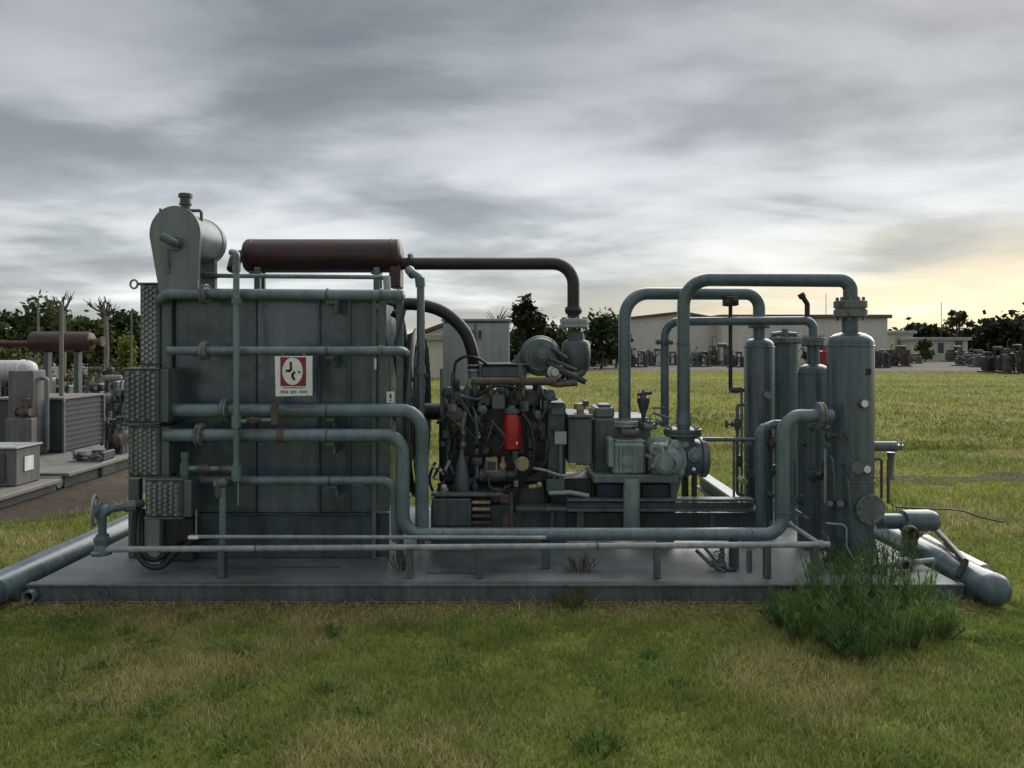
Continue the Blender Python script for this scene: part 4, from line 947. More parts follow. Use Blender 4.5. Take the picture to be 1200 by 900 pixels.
ep('grey_filter', MB().lathe(P(541, 578, 5.98), (0, 0, 1), [(0, .05), (.02, .062), (.12, .060), (.22, .045), (.28, .025), (.32, .022)], 20), DARK2)
ep('filter_pipe', MB().tube([P(541, 532, 5.98), P(542, 500, 5.98), P(546, 480, 6.02)], .02, .03, 12).ball(P(542, 521, 5.97), .034).ball(P(542, 508, 5.97), .03), GREY)
ep('gauge', MB().lathe(P(612, 543, 5.98), (0, -1, 0), [(0, .03), (.01, .056), (.03, .056), (.034, .048), (.03, .046)], 20).cyl(P(612, 543, 5.99), P(612, 543, 6.12), .015, n=8), BRASS)
ep('relay_box', MB().pbox(569, 583, 536, 554, 5.99, 6.08, .006), BRASS); ep('relay_lid', MB().pbox(571, 581, 541, 551, 5.982, 5.988, .002), DARK)
ep('starter_motor', MB().lathe(P(560, 556, 6.05), (1, 0, 0), [(0, .04), (.02, .06), (.22, .06), (.23, .035), (.30, .035)], 16), DARK2)
ep('regulator', MB().lathe(P(559, 545, 6.0), (0, 0, 1), [(-.10, .015), (0, .015), (.0, .03), (.02, .045), (.05, .045), (.06, .03)], 14), GREY)
ep('white_lead', MB().curve([P(622, 548, 5.97), P(638, 551, 5.94), P(658, 557, 5.93), P(676, 555, 5.95), P(687, 546, 6.0)], .011, 8), LIGHTG)
ep('loop_lead', MB().curve([P(572, 555, 5.98), P(574, 570, 5.94), P(586, 576, 5.93), P(598, 568, 5.95)], .010, 8), MUFF)
ep('water_pump', MB().lathe(P(533, 486, 6.02), (0, -1, 0), [(0, .07), (.03, .07), (.035, .045), (.06, .045), (.065, .02)], 18).cyl(P(533, 500, 6.02), P(533, 478, 6.02), .04, n=14), RUSTB)
ep('pump_fitting', MB().cyl(P(531, 482, 5.97), P(531, 474, 5.97), .03, n=8).cyl(P(535, 499, 5.97), P(535, 495, 5.97), .035, n=8), CONC)
ep('dipstick_tube', MB().tube([P(518, 432, 6.05), P(518, 470, 6.05), P(518, 483, 6.05)], .016, 0, 10).ball(P(518, 483, 6.05), .02), CONC)
ep('fuel_line', MB().tube([P(530, 436, 6.05), P(530, 470, 6.05), P(524, 500, 6.03), P(524, 560, 6.03)], .012, .05, 8).tube([P(586, 456, 6.02), P(560, 468, 5.99), P(540, 464, 5.99)], .012, .06, 8).tube([P(570, 545, 6.05), P(570, 520, 6.03), P(580, 490, 6.03)], .009, .03, 8).tube([P(634, 458, 6.0), P(634, 478, 6.0), P(640, 484, 6.05)], .008, .02, 8), GREY)
ep('black_line', MB().curve([P(534, 424, 6.1), P(545, 418, 6.08), P(560, 420, 6.08), P(572, 428, 6.1)], .012, 8).curve([P(534, 424, 6.1), P(532, 440, 6.08), P(536, 458, 6.06)], .012, 8).curve([P(560, 462, 5.98), P(584, 452, 5.97), P(612, 456, 5.97)], .012, 8).curve([P(508, 560, 5.95), P(515, 548, 5.93), P(522, 556, 5.95), P(516, 570, 5.97)], .010, 8), BLACK)
ep('lever', MB().tube([P(506, 546, 5.95), P(516, 553, 5.95)], .011, 0, 8).tube([P(519, 556, 5.95), P(527, 540, 5.95)], .013, 0, 8), LIGHTG)
ep('fitting', MB().ball(P(516, 551, 5.94), .022).ball(P(511, 560, 5.94), .02).ball(P(520, 571, 5.95), .028).cyl(P(516, 580, 5.95), P(524, 572, 5.95), .02, n=8), GALV)
ep('brass_fitting', MB().cyl(P(605, 570, 5.95), P(605, 563, 5.95), .02, n=8).cyl(P(620, 571, 5.94), P(632, 569, 5.94), .018, n=8).ball(P(632, 568, 5.93), .024), BRASS)
ep('magneto', MB().pbox(576, 592, 462, 480, 5.97, 6.06, .01), GREY); ep('junction', MB().lathe(P(566, 480, 6.02), (0, -1, 0), [(0, .04), (.04, .036), (.05, .02)], 12).lathe(P(560, 490, 6.05), (0, -1, 0), [(0, .035), (.05, .03)], 10), GREY)
ep('valve_block', MB().pbox(640, 662, 562, 578, 5.99, 6.1, .008).cyl(P(650, 562, 6.03), P(650, 550, 6.03), .02, n=10), DARK2)
ep('step_plate', MB().pbox(505, 590, 578, 582, 5.88, 5.98, .004), GREY); ep('battery_box', MB().pbox(506, 552, 585, 617, 5.86, 5.98, .008), DARK2)
for yy in (587, 595, 603, 611): ep('cross_slat', MB().pbox(553, 575, yy, yy+3.6, 5.9, 5.98, .003), BRASS if yy < 600 else RUSTB)
ep('rusty_bracket', MB().pbox(598, 601, 578, 620, 5.84, 5.88, .003).pbox(586, 597.5, 580, 590, 5.86, 5.9, .003).pbox(588, 597.5, 604, 618, 5.86, 5.9, .003), RUSTB)
ep('frame_angle', MB().pbox(604, 664, 595, 599, 5.9, 5.98, .003).pbox(645, 649, 600, 622, 5.92, 5.96, .003), GREY)
ep('post', MB().pbox(676, 684, 599, 622, 5.93, 5.98, .003), GREY)

Re = random.Random(11)
for i in range(18):
    a = P(Re.uniform(508, 655), Re.uniform(452, 560), Re.uniform(5.95, 6.05)); b = a+Vector((Re.uniform(-.16, .16), Re.uniform(-.02, .02), Re.uniform(-.28, -.10))); q = a.lerp(b, .5)+Vector((Re.uniform(-.07, .07), -.04, Re.uniform(-.05, .02)))
    ep('hose', MB().curve([a+Vector((0, .12, 0)), a, q, b, b+Vector((0, .12, 0))], Re.uniform(.006, .014), 7, 6), Re.choice([BLACK, BLACK, DARK, DARK2, MUFF]))
for i in range(80):
    c = P(Re.uniform(510, 690), Re.uniform(455, 612), 6.0); e = Re.uniform(.015, .045); mt_ = Re.choice([DARK, DARK2, GREY, GREY, DARK2, PIPED, RUSTB, DARK, BRASS if i % 5 == 0 else DARK, GALV if i % 7 == 0 else BLUED])
    k = i % 4; l_ = Re.uniform(.05, .16)
    if k == 0: q = MB().box(c-Vector((e, .01, e*1.2)), c+Vector((e, .14, e*1.2)), .005)
    elif k == 1: q = MB().lathe(c+Vector((0, .12, 0)), (0, -1, 0), [(0, e), (.1, e), (.105, e*.6), (.135, e*.55)], 12)
    elif k == 2: q = MB().lathe(c+Vector((0, .03, -l_/2)), (0, 0, 1), [(0, e*.5), (l_*.2, e*.5), (l_*.2, e*.8), (l_*.5, e*.8), (l_*.5, e*.45), (l_, e*.4)], 12)
    else: q = MB().tube([c+Vector((0, .13, 0)), c, c+Vector((Re.uniform(-.1, .1), -.01, Re.choice([-1, 1])*l_))], e*.35, .03, 8)
    ep('fitting', q, mt_)
for i in range(5):
    ep('rusty_runner', MB().tube([P(556+i*19, 449, 6.0), P(556+i*19, 462, 5.97), P(558+i*19, 472, 6.06)], .018, .03, 10), RUSTB if i % 2 else DARK)
# ------------------------------------------------------------------ drive housing between engine and compressor
dh = thing('drive_housing', 'grey coupling housing of two bolted boxes between engine and compressor', 'housing', P(670, 600, 6.2))
part('flywheel_box', MB().pbox(641, 663, 472, 560, 6.05, 6.55, .012), DARK2, dh)
part('coupling_box', MB().pbox(666, 694, 490, 545, 5.98, 6.5, .010), DARK2, dh)
part('coupling_lid', MB().pbox(665, 695, 486, 489.5, 5.96, 6.52, .004), GREY, dh)
part('louvre_plate', MB().pbox(646, 661, 478, 486, 6.03, 6.048, .003), GREY, dh)
part('stand', MB().pbox(645, 694, 561, 618, 6.15, 6.5, .01), DARK, dh)
part('white_meter', MB().pbox(650, 664, 506, 521, 5.98, 6.04, .004), LIGHTG, dh); part('meter_stem', MB().cyl(P(657, 521, 6.0), P(657, 565, 6.0), .014, n=8), GREY, dh)
part('yellow_cap', MB().pbox(667, 675, 543, 549, 5.93, 5.97, .004), BRASS, dh)
part('grease_pipe', MB().tube([P(643, 578, 5.95), P(668, 577, 5.95), P(690, 581, 5.95)], .018, .03, 10), LIGHTG, dh)
part('breather', MB().lathe(P(680, 486, 6.15), (0, 0, 1), [(0, .03), (.04, .03), (.045, .055), (.09, .05), (.095, .02)], 12).tube([P(692, 488, 6.1), P(692, 478, 6.1)], .014, 0, 8), BRASS, dh)

# ------------------------------------------------------------------ compressor
CY = 5.95
C_ = thing('gas_compressor', 'grey-green compressor with round cylinder heads on a dark pedestal', 'compressor', P(745, 620, 6.1))
def cp(name, mb, mt, label=None, parent=None): return part(name, mb, mt, parent or C_, label)
cp('crankcase', MB().pbox(695, 763, 490, 560, 6.12, 6.7, .02), DARK2)
cp('crankcase_lid', MB().pbox(697, 720, 478, 489.5, 6.14, 6.5, .01).pbox(702, 716, 474, 477.5, 6.2, 6.4, .006), GREY)
cp('table_plate', MB().pbox(695, 795, 557, 566, 5.88, 6.7, .006), GREY)
cp('pedestal', MB().pbox(700, 732, 566.5, 622, 6.02, 6.6, .012), BLUED); cp('pedestal', MB().pbox(752, 792, 566.5, 622, 6.02, 6.6, .012), BLUED)
cp('support_column', MB().lathe(P(740, 622, 5.9), (0, 0, 1), [(0, S(11, CY)), (.01, S(11, CY)), (.012, S(9.5, CY)), (.40, S(9.5, CY))], 20), COMP)
g_ = cp('crosshead_guide', MB().pbox(718, 757, 519, 557, 5.93, 6.11, .022), COMP)
cp('guide_flange', MB().pbox(713, 720, 514, 548, 5.915, 6.1, .01), COMP, None, g_)
cp('guide_rib', MB().pbox(726, 729, 522, 555, 5.915, 5.928, .004).pbox(742, 745, 522, 555, 5.915, 5.928, .004).pbox(722, 756, 516, 518.8, 5.95, 6.1, .006), COMP, None, g_)
cp('inspection_cover', MB().lathe(P(735, 540, 5.93), (0, -1, 0), [(0, .045), (.012, .045), (.016, .03)], 16), COMP, None, g_)
ch = cp('cylinder_head', MB().lathe(P(777, 537, 6.12), (-.12, -1, 0), [(0, .15), (.06, .155), (.065, .175), (.10, .175), (.105, .150), (.15, .142), (.19, .125), (.225, .098), (.25, .085), (.255, .062), (.30, .058), (.305, .035)], 32), COMP)
cp('head_bolts', MB().flange(P(775.8, 537, 6.04), (-.12, -1, 0), .172, .012, 14, False, 28), COMP, None, ch)
cp('head_port', MB().lathe(P(784, 543, 5.875), (-.1, -1, 0), [(0, .05), (.03, .048), (.03, .032), (.0, .03)], 18), RUSTB, None, ch)
cp('boss', MB().lathe(P(768, 526, 5.91), (-.15, -1, .1), [(0, .05), (.02, .045), (.025, .02)], 14), COMP, None, ch)
for k in range(7):
    a = 2*PI*k/7+.3; c0 = P(776, 537, 6.0)+Vector((math.cos(a)*.155, .03, math.sin(a)*.155)); c1 = P(775, 537, 5.87)+Vector((math.cos(a)*.085, 0, math.sin(a)*.085))
    cp('head_rib', MB().tube([c0, c1], .016, 0, 8), COMP, None, ch)
for k, (px, py) in enumerate(((763, 520), (790, 522), (766, 556), (795, 552))):
    cp('valve_cover', MB().lathe(P(px, py, 5.99), ((px-777)*.02, -1, (537-py)*.02), [(0, .045), (.03, .042), (.034, .028), (.05, .026), (.054, .012)], 12), COMP if k % 2 else GREY, None, ch)
cp('cylinder', MB().lathe(P(790, 536, 6.2), (1, 0, 0), [(0, .15), (.03, .165), (.10, .165), (.105, .145), (.20, .145), (.205, .165), (.245, .16), (.26, .10)], 28), PIPED)
cp('cylinder_bolts', MB().flange(P(826, 536, 6.2), (1, 0, 0), .15, .015, 12, False, 24), DARK2)
cp('valve_cap', MB().lathe(P(812, 533, 6.05), (.2, -1, .1), [(0, .06), (.03, .055), (.035, .03), (.05, .03)], 14).lathe(P(800, 520, 6.05), (0, -.8, .6), [(0, .055), (.03, .05), (.04, .025)], 14), PIPE)
cp('top_flange', MB().flange(P(800, 506, 6.12), (0, 0, 1), S(22, 6.1), .028, 10), DARK2); cp('top_flange', MB().flange(P(733, 496, 6.16), (0, 0, 1), S(16, 6.1), .022, 8), LIGHTG)
cp('nozzle', MB().cyl(P(733, 520, 6.16), P(733, 498, 6.16), S(11, 6.1), S(9, 6.1), n=18).cyl(P(800, 530, 6.12), P(800, 508, 6.12), S(14, 6.1), n=18), PIPED)
cp('relief_valve', MB().lathe(P(754, 500, 6.1), (0, 0, 1), [(0, .03), (.03, .03), (.035, .016), (.10, .018), (.14, .035), (.20, .05), (.23, .05), (.235, .03), (.26, .012), (.29, .010)], 14).cyl(P(747, 462, 6.1), P(764, 460, 6.1), .016, n=8), DARK)
cp('top_fitting', MB().valve(P(762, 500, 6.05), (1, 0, 0), (0, 0, 1), .022, False).tube([P(765, 478, 6.1), P(778, 478, 6.1)], .008, 0, 6).tube([P(765, 484, 6.08), P(785, 490, 6.08)], .010, 0, 6).ball(P(772, 494, 6.02), .03).ball(P(746, 506, 6.02), .026), GREY)
cp('pink_fitting', MB().cyl(P(729, 508, 6.02), P(745, 508, 6.02), .03, n=10), RUSTB)
cp('under_bracket', MB().poly([(X(786, 5.98), Z(560, 5.98)), (X(786, 5.98), Z(586, 5.98)), (X(792, 5.98), Z(586, 5.98)), (X(800, 5.98), Z(556, 5.98))], 5.98, 6.0), GREY)
cp('cylinder_prop', MB().pbox(812, 817, 556, 615, 6.15, 6.2, .003).pbox(800, 807, 560, 615, 6.25, 6.3, .003), DARK)
cp('bright_fitting', MB().ball(P(813, 550, 6.0), .016), WHITE)

# ------------------------------------------------------------------ sub-base frame
sb = thing('sub_base_frame', 'dark steel beam frame under the compressor with a pale diagonal-looking side beam', 'frame', P(780, 620, 6.0))
part('front_beam', MB().pbox(664, 884, 585, 588, 5.88, 5.98, .003).pbox(664, 884, 589, 595.5, 5.93, 5.95, .002).pbox(664, 884, 596.5, 600, 5.88, 5.98, .003), DARK2, sb)
part('lower_front_beam', MB().pbox(664, 884, 601, 622, 5.985, 6.012, .003), DARK, sb)
xs = X(885, 5.99)
part('side_beam', MB().box((xs-.055, 5.995, .40), (xs+.055, 7.72, .425), .003), LIGHTG, sb)
part('side_beam_web', MB().box((xs-.01, 5.995, .30), (xs+.01, 7.72, .397), .002).box((xs-.055, 5.995, .275), (xs+.055, 7.72, .297), .003), DARK2, sb)
part('leg', MB().box((xs-.04, 6.0, DZ+.003), (xs+.04, 6.07, .272), .003), DARK2, sb); part('leg', MB().box((xs-.04, 7.35, DZ+.003), (xs+.04, 7.42, .272), .003), DARK2, sb)
part('leg', MB().pbox(832, 838, 600.5, 632, 5.98, 6.02, .003), GREY, sb); part('leg', MB().pbox(772, 790, 623, 637, 6.1, 6.2, .003), CONC, sb)

# ------------------------------------------------------------------ control cabinet behind the engine
KY = 7.25
kb = thing('control_cabinet', 'tall pale grey-green control cabinet standing behind the engine', 'cabinet', P(557, 600, KY))
part('casing', MB().pbox(519, 597, 377, 520, KY+.03, KY+.42, .010), CAB, kb)
for a, b in ((520, 556), (558, 596)):
    d_ = part('door', MB().pbox(a, b, 379, 516, KY+.005, KY+.028, .006), CAB, kb)
    part('handle', MB().pbox(b-3.5 if a < 530 else a+3, b-1 if a < 530 else a+6, 387, 397, KY-.02, KY+.003, .003), DARK, d_)
part('roof', MB().pbox(517, 599, 373.5, 376.6, KY-.01, KY+.46, .005), LIGHTG, kb)
for a in (522, 588): part('leg', MB().box((X(a, KY), KY+.1, DZ+.003), (X(a+6, KY), KY+.36, Z(520.5, KY)), .004), DARK2, kb)

# ------------------------------------------------------------------ scrubber vessels
def vessel(label, px, Y, wpx, ytop, mt, dome=True, skirt=True, neck=None):
    x, r = X(px, Y), S(wpx/2, Y); z1 = Z(ytop, Y)
    t = thing('scrubber_vessel', label, 'vessel', (x, Y, DZ), 'upright scrubber vessels')
    h_ = z1-DZ-.02
    pr = [(0, r), (h_-r*.62, r), (h_-r*.40, r*.97), (h_-r*.22, r*.86), (h_-r*.08, r*.62), (h_, r*.3)] if dome else [(0, r), (h_, r)]
    part('shell', MB().lathe((x, Y, DZ+.02), (0, 0, 1), pr, 36), mt, t)
    part('base_ring', MB().lathe((x, Y, DZ+.003), (0, 0, 1), [(0, r*1.16), (.016, r*1.16)], 30), BEAM, t)
    if dome: part('weld_seam', MB().torus((x, Y, z1-r*.62), (0, 0, 1), r, .006, 36, 6, 0).torus((x, Y, DZ+.6), (0, 0, 1), r, .005, 36, 6, 0), mt, t)
    return t, x, r, z1
def vp(t, name, mb, mt=PIPED): return part(name, mb, RUSTF if name in ('top_flange', 'lid_flange', 'hand_hole') else mt, t)
V1, x, r, z1 = vessel('tallest grey scrubber vessel at the right with gauges and side nozzles', 996.5, 5.62, 52, 389, VESSEL)
vp(V1, 'neck', MB().cyl((x, 5.62, z1-.03), (x, 5.62, Z(372, 5.62)), S(9.5, 5.62), n=20), VESSEL)
vp(V1, 'top_flange', MB().flange((x, 5.62, Z(362, 5.62)), (0, 0, 1), S(18.5, 5.62), .058, 10))
for py, px in ((473, 1013), (550, 1016)):
    c = P(px, py, 5.43); q = vp(V1, 'gauge', MB().lathe(c+Vector((0, .03, 0)), (.15, -1, 0), [(0, .034), (.02, .036), (.03, .036), (.034, .030)], 18).cyl(c+Vector((-.01, .03, 0)), c+Vector((-.05, .15, 0)), .014, n=8), GREY)
    part('dial', MB().lathe(c+Vector((0, -.005, 0)), (.15, -1, 0), [(0, .026), (.004, .026)], 18), WHITE, q)
vp(V1, 'gauge_boss', MB().cyl(P(1006, 548, 5.5), P(1006, 548, 5.44), .045, n=16))
vp(V1, 'side_nozzle', MB().tube([(x+r*.9, 5.62, Z(523, 5.62)), (X(1050, 5.62), 5.62, Z(523, 5.62))], S(6, 5.62), 0, 14).flange((X(1048, 5.62), 5.62, Z(523, 5.62)), (0, 0, 1), S(10, 5.62), .03, 6, False).lathe(P(1044, 530, 5.62), (0, 0, -1), [(0, .03), (.04, .022), (.16, .018), (.2, .03)], 10))
vp(V1, 'sight_glass', MB().tube([P(1018, 538, 5.58), P(1033, 538, 5.58), P(1033, 585, 5.58), P(1018, 585, 5.58)], .010, .02, 8).tube([P(1041, 538, 5.6), P(1041, 590, 5.6)], .012, 0, 8), RUSTB)
vp(V1, 'hand_hole', MB().cyl(P(1020, 597, 5.6), P(1020, 597, 5.46), S(15, 5.5), n=24).flange(P(1020, 597, 5.45), (.12, -1, 0), S(18, 5.45), .024, 10, False, 28))
vp(V1, 'level_pipe', MB().tube([P(972, 500, 5.55), P(967, 500, 5.5), P(967, 590, 5.5), P(972, 590, 5.55)], .009, .02, 8).tube([P(968, 613, 5.45), P(992, 615, 5.43), P(992, 640, 5.43), P(1000, 655, 5.4), P(1022, 656, 5.4)], .007, .04, 8), LIGHTG)
vp(V1, 'small_nozzle', MB().cyl(P(985, 590, 5.5), P(985, 590, 5.42), .024, n=12).cyl(P(973, 590, 5.52), P(973, 590, 5.44), .02, n=10))
vp(V1, 'stencil_mark', MB().box((x+.045, 5.459, Z(440, 5.46)), (x+.050, 5.475, Z(432, 5.46)), .0005).box((x+.062, 5.463, Z(440, 5.46)), (x+.067, 5.480, Z(432, 5.46)), .0005).box((x+.078, 5.470, Z(439, 5.46)), (x+.083, 5.485, Z(432, 5.46)), .0005), DARK)
V2, x, r, z1 = vessel('left-hand domed vessel, fed by the wide second pipe arch', 889.5, 6.35, 34, 396, VESSEL)
vp(V2, 'neck', MB().cyl((x, 6.35, z1-.03), (x, 6.35, Z(376, 6.35)), S(7, 6.35), n=18), VESSEL)
vp(V2, 'gauge', MB().lathe(P(899, 463, 6.2), (.2, -1, 0), [(0, .03), (.03, .03)], 16), LIGHTG)
vp(V2, 'side_line', MB().tube([P(872, 474, 6.3), P(864, 474, 6.3), P(864, 580, 6.3), P(872, 580, 6.3)], .014, .03, 8).tube([P(869, 455, 6.28), P(869, 590, 6.28)], .010, 0, 8), GREY)
vp(V2, 'instrument_valve', MB().valve(P(864, 497, 6.28), (0, 0, 1), (-1, 0, 0), .022, True).valve(P(866, 540, 6.26), (0, 0, 1), (0, -1, 0), .02, False), DARK)
V3, x, r, z1 = vessel('flat-topped vessel with bolted lid standing behind the others', 920, 6.85, 30, 400, VESSEL, dome=False)
vp(V3, 'lid_flange', MB().flange((x, 6.85, z1+.01), (0, 0, 1), S(20, 6.85), .022, 12)); vp(V3, 'lid_fitting', MB().tube([(x-.12, 6.85, z1+.06), (x-.04, 6.85, z1+.07), (x+.10, 6.85, z1+.06)], .022, 0, 8).cyl((x, 6.85, z1+.03), (x, 6.85, z1+.11), .03, n=10), PIPED)
V4, x, r, z1 = vessel('shorter domed vessel just left of the tallest one', 953, 6.05, 36, 426, VESSEL)
vp(V4, 'neck', MB().cyl((x, 6.05, z1-.03), (x, 6.05, Z(404, 6.05)), S(7, 6.05), n=18), VESSEL); vp(V4, 'top_flange', MB().flange((x, 6.05, Z(400, 6.05)), (0, 0, 1), S(13.5, 6.05), .032, 8))
vp(V4, 'drain_valve', MB().valve(P(962, 558, 5.84), (1, 0, 0), (0, -1, .2), .024, True), RUSTB)
vp(V4, 'tail_pipe', MB().tube([P(958, 588, 5.8), P(958, 640, 5.8)], .014, 0, 8).tube([P(950, 590, 5.8), P(950, 640, 5.8)], .010, 0, 8).tube([P(964, 586, 5.82), P(976, 586, 5.6)], .012, 0, 8), DARK2)

Rv = random.Random(5)
for i in range(26):
    t_ = (V2, V4, V1)[i % 3]; px = Rv.uniform(862, 900) if i % 3 == 0 else (Rv.uniform(930, 968) if i % 3 == 1 else Rv.uniform(964, 1000)); Yq = 6.12 if i % 3 == 0 else (5.8 if i % 3 == 1 else 5.43)
    c = P(px, Rv.uniform(500, 632), Yq); k = Rv.random(); mt_ = Rv.choice([DARK, DARK2, PIPED, RUSTB, GREY, BRASS if i % 6 == 0 else DARK])
    if k < .35: part('instrument_valve', MB().valve(c, (0, 0, 1), (Rv.choice([-1, 1]), -.5, 0), Rv.uniform(.012, .02), Rv.random() < .5), mt_, t_)
    elif k < .75: part('instrument_tube', MB().tube([c+Vector((0, .12, 0)), c, c-Vector((Rv.uniform(-.03, .03), 0, Rv.uniform(.1, .35)))], Rv.uniform(.006, .011), .03, 8), mt_, t_)
    else: part('nozzle', MB().cyl(c+Vector((0, .12, 0)), c, Rv.uniform(.018, .03), n=12), mt_, t_)
# ------------------------------------------------------------------ big pipe arches
AY1, AY2, AY3 = 6.2, 6.05, 6.35
pipe('pipe_arch', 'wide pipe arch from the compressor to the left-hand domed vessel', [
    ('pipe', MB().tube([P(732, 494, AY1), P(732, 344, AY1), (X(889.5, 6.35), 6.35, Z(344, 6.3)), (X(889.5, 6.35), 6.35, Z(378, 6.35))], S(7.2, AY1), S(29, AY1), 22, seg=12), PIPED),
    ('flange', MB().flange((X(889.5, 6.35), 6.35, Z(381, 6.35)), (0, 0, 1), S(13, 6.35), .018, 8), PIPED)], P(732, 494, AY1))
pipe('pipe_arch', 'highest and longest pipe arch, reaching the tallest vessel', [
    ('pipe', MB().tube([P(801, 504, AY2), P(801, 327.5, AY2), (X(996.5, 5.62), 5.62, Z(328.5, 5.62)), (X(996.5, 5.62), 5.62, Z(352, 5.62))], S(7.6, AY2), S(30, AY2), 22, seg=12), PIPED),
    ('weld_collar', MB().cyl(P(801, 497, AY2), P(801, 482, AY2), S(9.2, AY2), S(8, AY2), n=20), PIPED), ('band', MB().cyl(P(801, 405, AY2), P(801, 402, AY2), S(8, AY2), n=20), DARK2)], P(801, 504, AY2))
pipe('pipe_arch', 'low slimmer pipe arch ending at the shorter domed vessel', [
    ('pipe', MB().tube([P(779, 500, AY3), P(779, 377, AY3), (X(953, 6.05), 6.05, Z(376, 6.1)), (X(953, 6.05), 6.05, Z(396, 6.05))], S(4.9, AY3), S(17, AY3), 18, seg=10), PIPED),
    ('flange', MB().flange(P(779, 401, AY3), (0, 0, 1), S(11, AY3), .014, 8), DARK2)], P(779, 500, AY3))
pipe('vent_stub', 'small dark hooked vent standing on the low pipe arch', [('pipe', MB().tube([P(946, 378, 6.1), P(946, 356, 6.1), P(940, 347, 6.08)], .020, .04, 10), EXH), ('cap', MB().cyl(P(941, 349, 6.08), P(938, 344, 6.08), .028, n=10), EXH)], P(946, 376, 6.1), 'vent')
pipe('drop_line', 'thin dark vertical line hanging from the wide pipe arch', [
    ('pipe', MB().tube([P(856, 346, 6.3), P(856, 457, 6.3), P(872, 457, 6.3)], .016, .03, 10), EXH), ('clamp', MB().box(P(851, 358, 6.24), P(861, 348, 6.36), .006).ball(P(852, 355, 6.25), .03).ball(P(861, 353, 6.25), .03), EXH),
    ('foot_valve', MB().valve(P(862, 457, 6.3), (1, 0, 0), (0, -1, 0), .022, False), DARK)], P(856, 457, 6.3))
pipe('thin_rail_pipe', 'thin horizontal line from the compressor cylinder to the vessels', [('pipe', MB().tube([P(824, 515, 6.15), P(888, 515, 6.15)], .018, 0, 10), PIPED), ('drop', MB().tube([P(860, 515, 6.15), P(860, 600, 6.15)], .010, 0, 8), DARK2)], P(856, 515, 6.15))
pipe('elbow_pipe', 'slim elbowed pipe standing just left of the thick vessel inlet pipe', [
    ('pipe', MB().tube([P(891, 622, 5.75), P(891, 503, 5.75), P(906, 497, 5.85), P(925, 497, 6.0)], S(5.6, 5.75), .07, 16), PIPED), ('valve', MB().valve(P(903, 520, 5.8), (0, 0, 1), (1, 0, 0), .024, False).valve(P(905, 552, 5.8), (0, 0, 1), (1, 0, 0), .02, False).ball(P(903, 580, 5.8), .03).tube([P(903, 505, 5.8), P(904, 610, 5.8)], .012, 0, 8), DARK)], P(891, 622, 5.75))
# drain manifold on the deck
dm = thing('drain_manifold', 'small drain valves and angled tubes on the deck in front of the vessels', 'valve', P(845, 665, 5.4))
part('angled_tube', MB().tube([P(816, 645, 5.5), P(834, 662, 5.4), P(850, 670, 5.33)], .014, .03, 8).tube([P(826, 642, 5.5), P(842, 660, 5.4)], .012, .03, 8), DARK2, dm)
part('valve', MB().valve(P(842, 662, 5.4), (1, 0, -.2), (0, -.3, 1), .022, True), GREY, dm); part('cup', MB().lathe(P(856, 672, 5.38), (0, 0, 1), [(0, .04), (.04, .045), (.045, .03)], 14), DARK, dm)
part('stub', MB().cyl(P(846, 640, 5.45), (X(846, 5.45), 5.45, DZ+.003), .018, n=10).cyl(P(858, 640, 5.45), (X(858, 5.45), 5.45, DZ+.003), .018, n=10).cyl(P(878, 645, 5.35), (X(878, 5.35), 5.35, DZ+.003), .02, n=10), BEAM, dm)
# right end of the deck
dp = thing('drain_drum', 'short horizontal grey drum with rusty open nozzle right of the tallest vessel', 'drum', P(1070, 625, 5.9))
part('shell', MB().lathe(P(1030, 611, 5.75), (1, .12, -.02), [(0, S(9, 5.75)), (.18, S(9, 5.75)), (.19, S(13, 5.75)), (.40, S(13.5, 5.75)), (.45, S(11, 5.75)), (.475, S(5, 5.75))], 24), PIPED, dp)
part('open_nozzle', MB().lathe(P(1066, 624, 5.66), (-.3, -1, -.1), [(0, .06), (.05, .06), (.05, .046), (.0, .044)], 18), RUSTB, dp)
part('saddle', MB().box((X(1060, 5.8), 5.75, DZ+.003), (X(1072, 5.8), 5.85, Z(626, 5.8)), .004), BEAM, dp)
solo('bright_pipe', MB().cyl((X(1094, 5.85), 5.95, DZ+.06), (X(1150, 5.2), 5.16, DZ+.055), .052, n=18), GALV, 'bright bare metal pipe lying along the right end of the deck', 'pipe', (2.9, 5.5, DZ))
solo('black_pipe', MB().cyl((X(1098, 6.0), 6.05, DZ+.145), (XR+.06, 5.15, DZ+.125), .022, n=12).cyl((XR+.06, 5.15, DZ+.125), (X(1122, 5.12), 5.12, DZ+.03), .022, n=10), EXH, 'thin black pipe lying beside the bright metal pipe at the right end', 'pipe', (2.95, 5.5, DZ))
solo('pale_pipe', MB().cyl((X(1000, 5.35), 5.35, DZ+.025), (X(1096, 5.4), 5.42, DZ+.06), .02, n=10).lathe(P(1055, 660, 5.3), (.2, -1, 0), [(0, .045), (.06, .045), (.06, .03), (.01, .03)], 14), LIGHTG, 'pale short pipe lying on the deck behind the weeds', 'pipe', (2.5, 5.4, DZ))
solo('loose_wire', MB().curve([P(1050, 594, 5.9), P(1090, 596, 6.2), P(1125, 598, 6.6), P(1150, 606, 6.8), P(1176, 612, 6.9)], .008, 6), EXH, 'loose dark wire sticking out right of the tallest vessel', 'wire', P(1090, 596, 6.2))
solo('far_valve', MB().lathe((X(966, 40), 40, .4), (0, 0, 1), [(0, .25), (.5, .3), (1.0, .32), (1.05, .12), (1.3, .10)], 14), MAROON, 'red valve body seen between the shorter and the tallest vessel', 'valve', (X(966, 40), 40, 0))

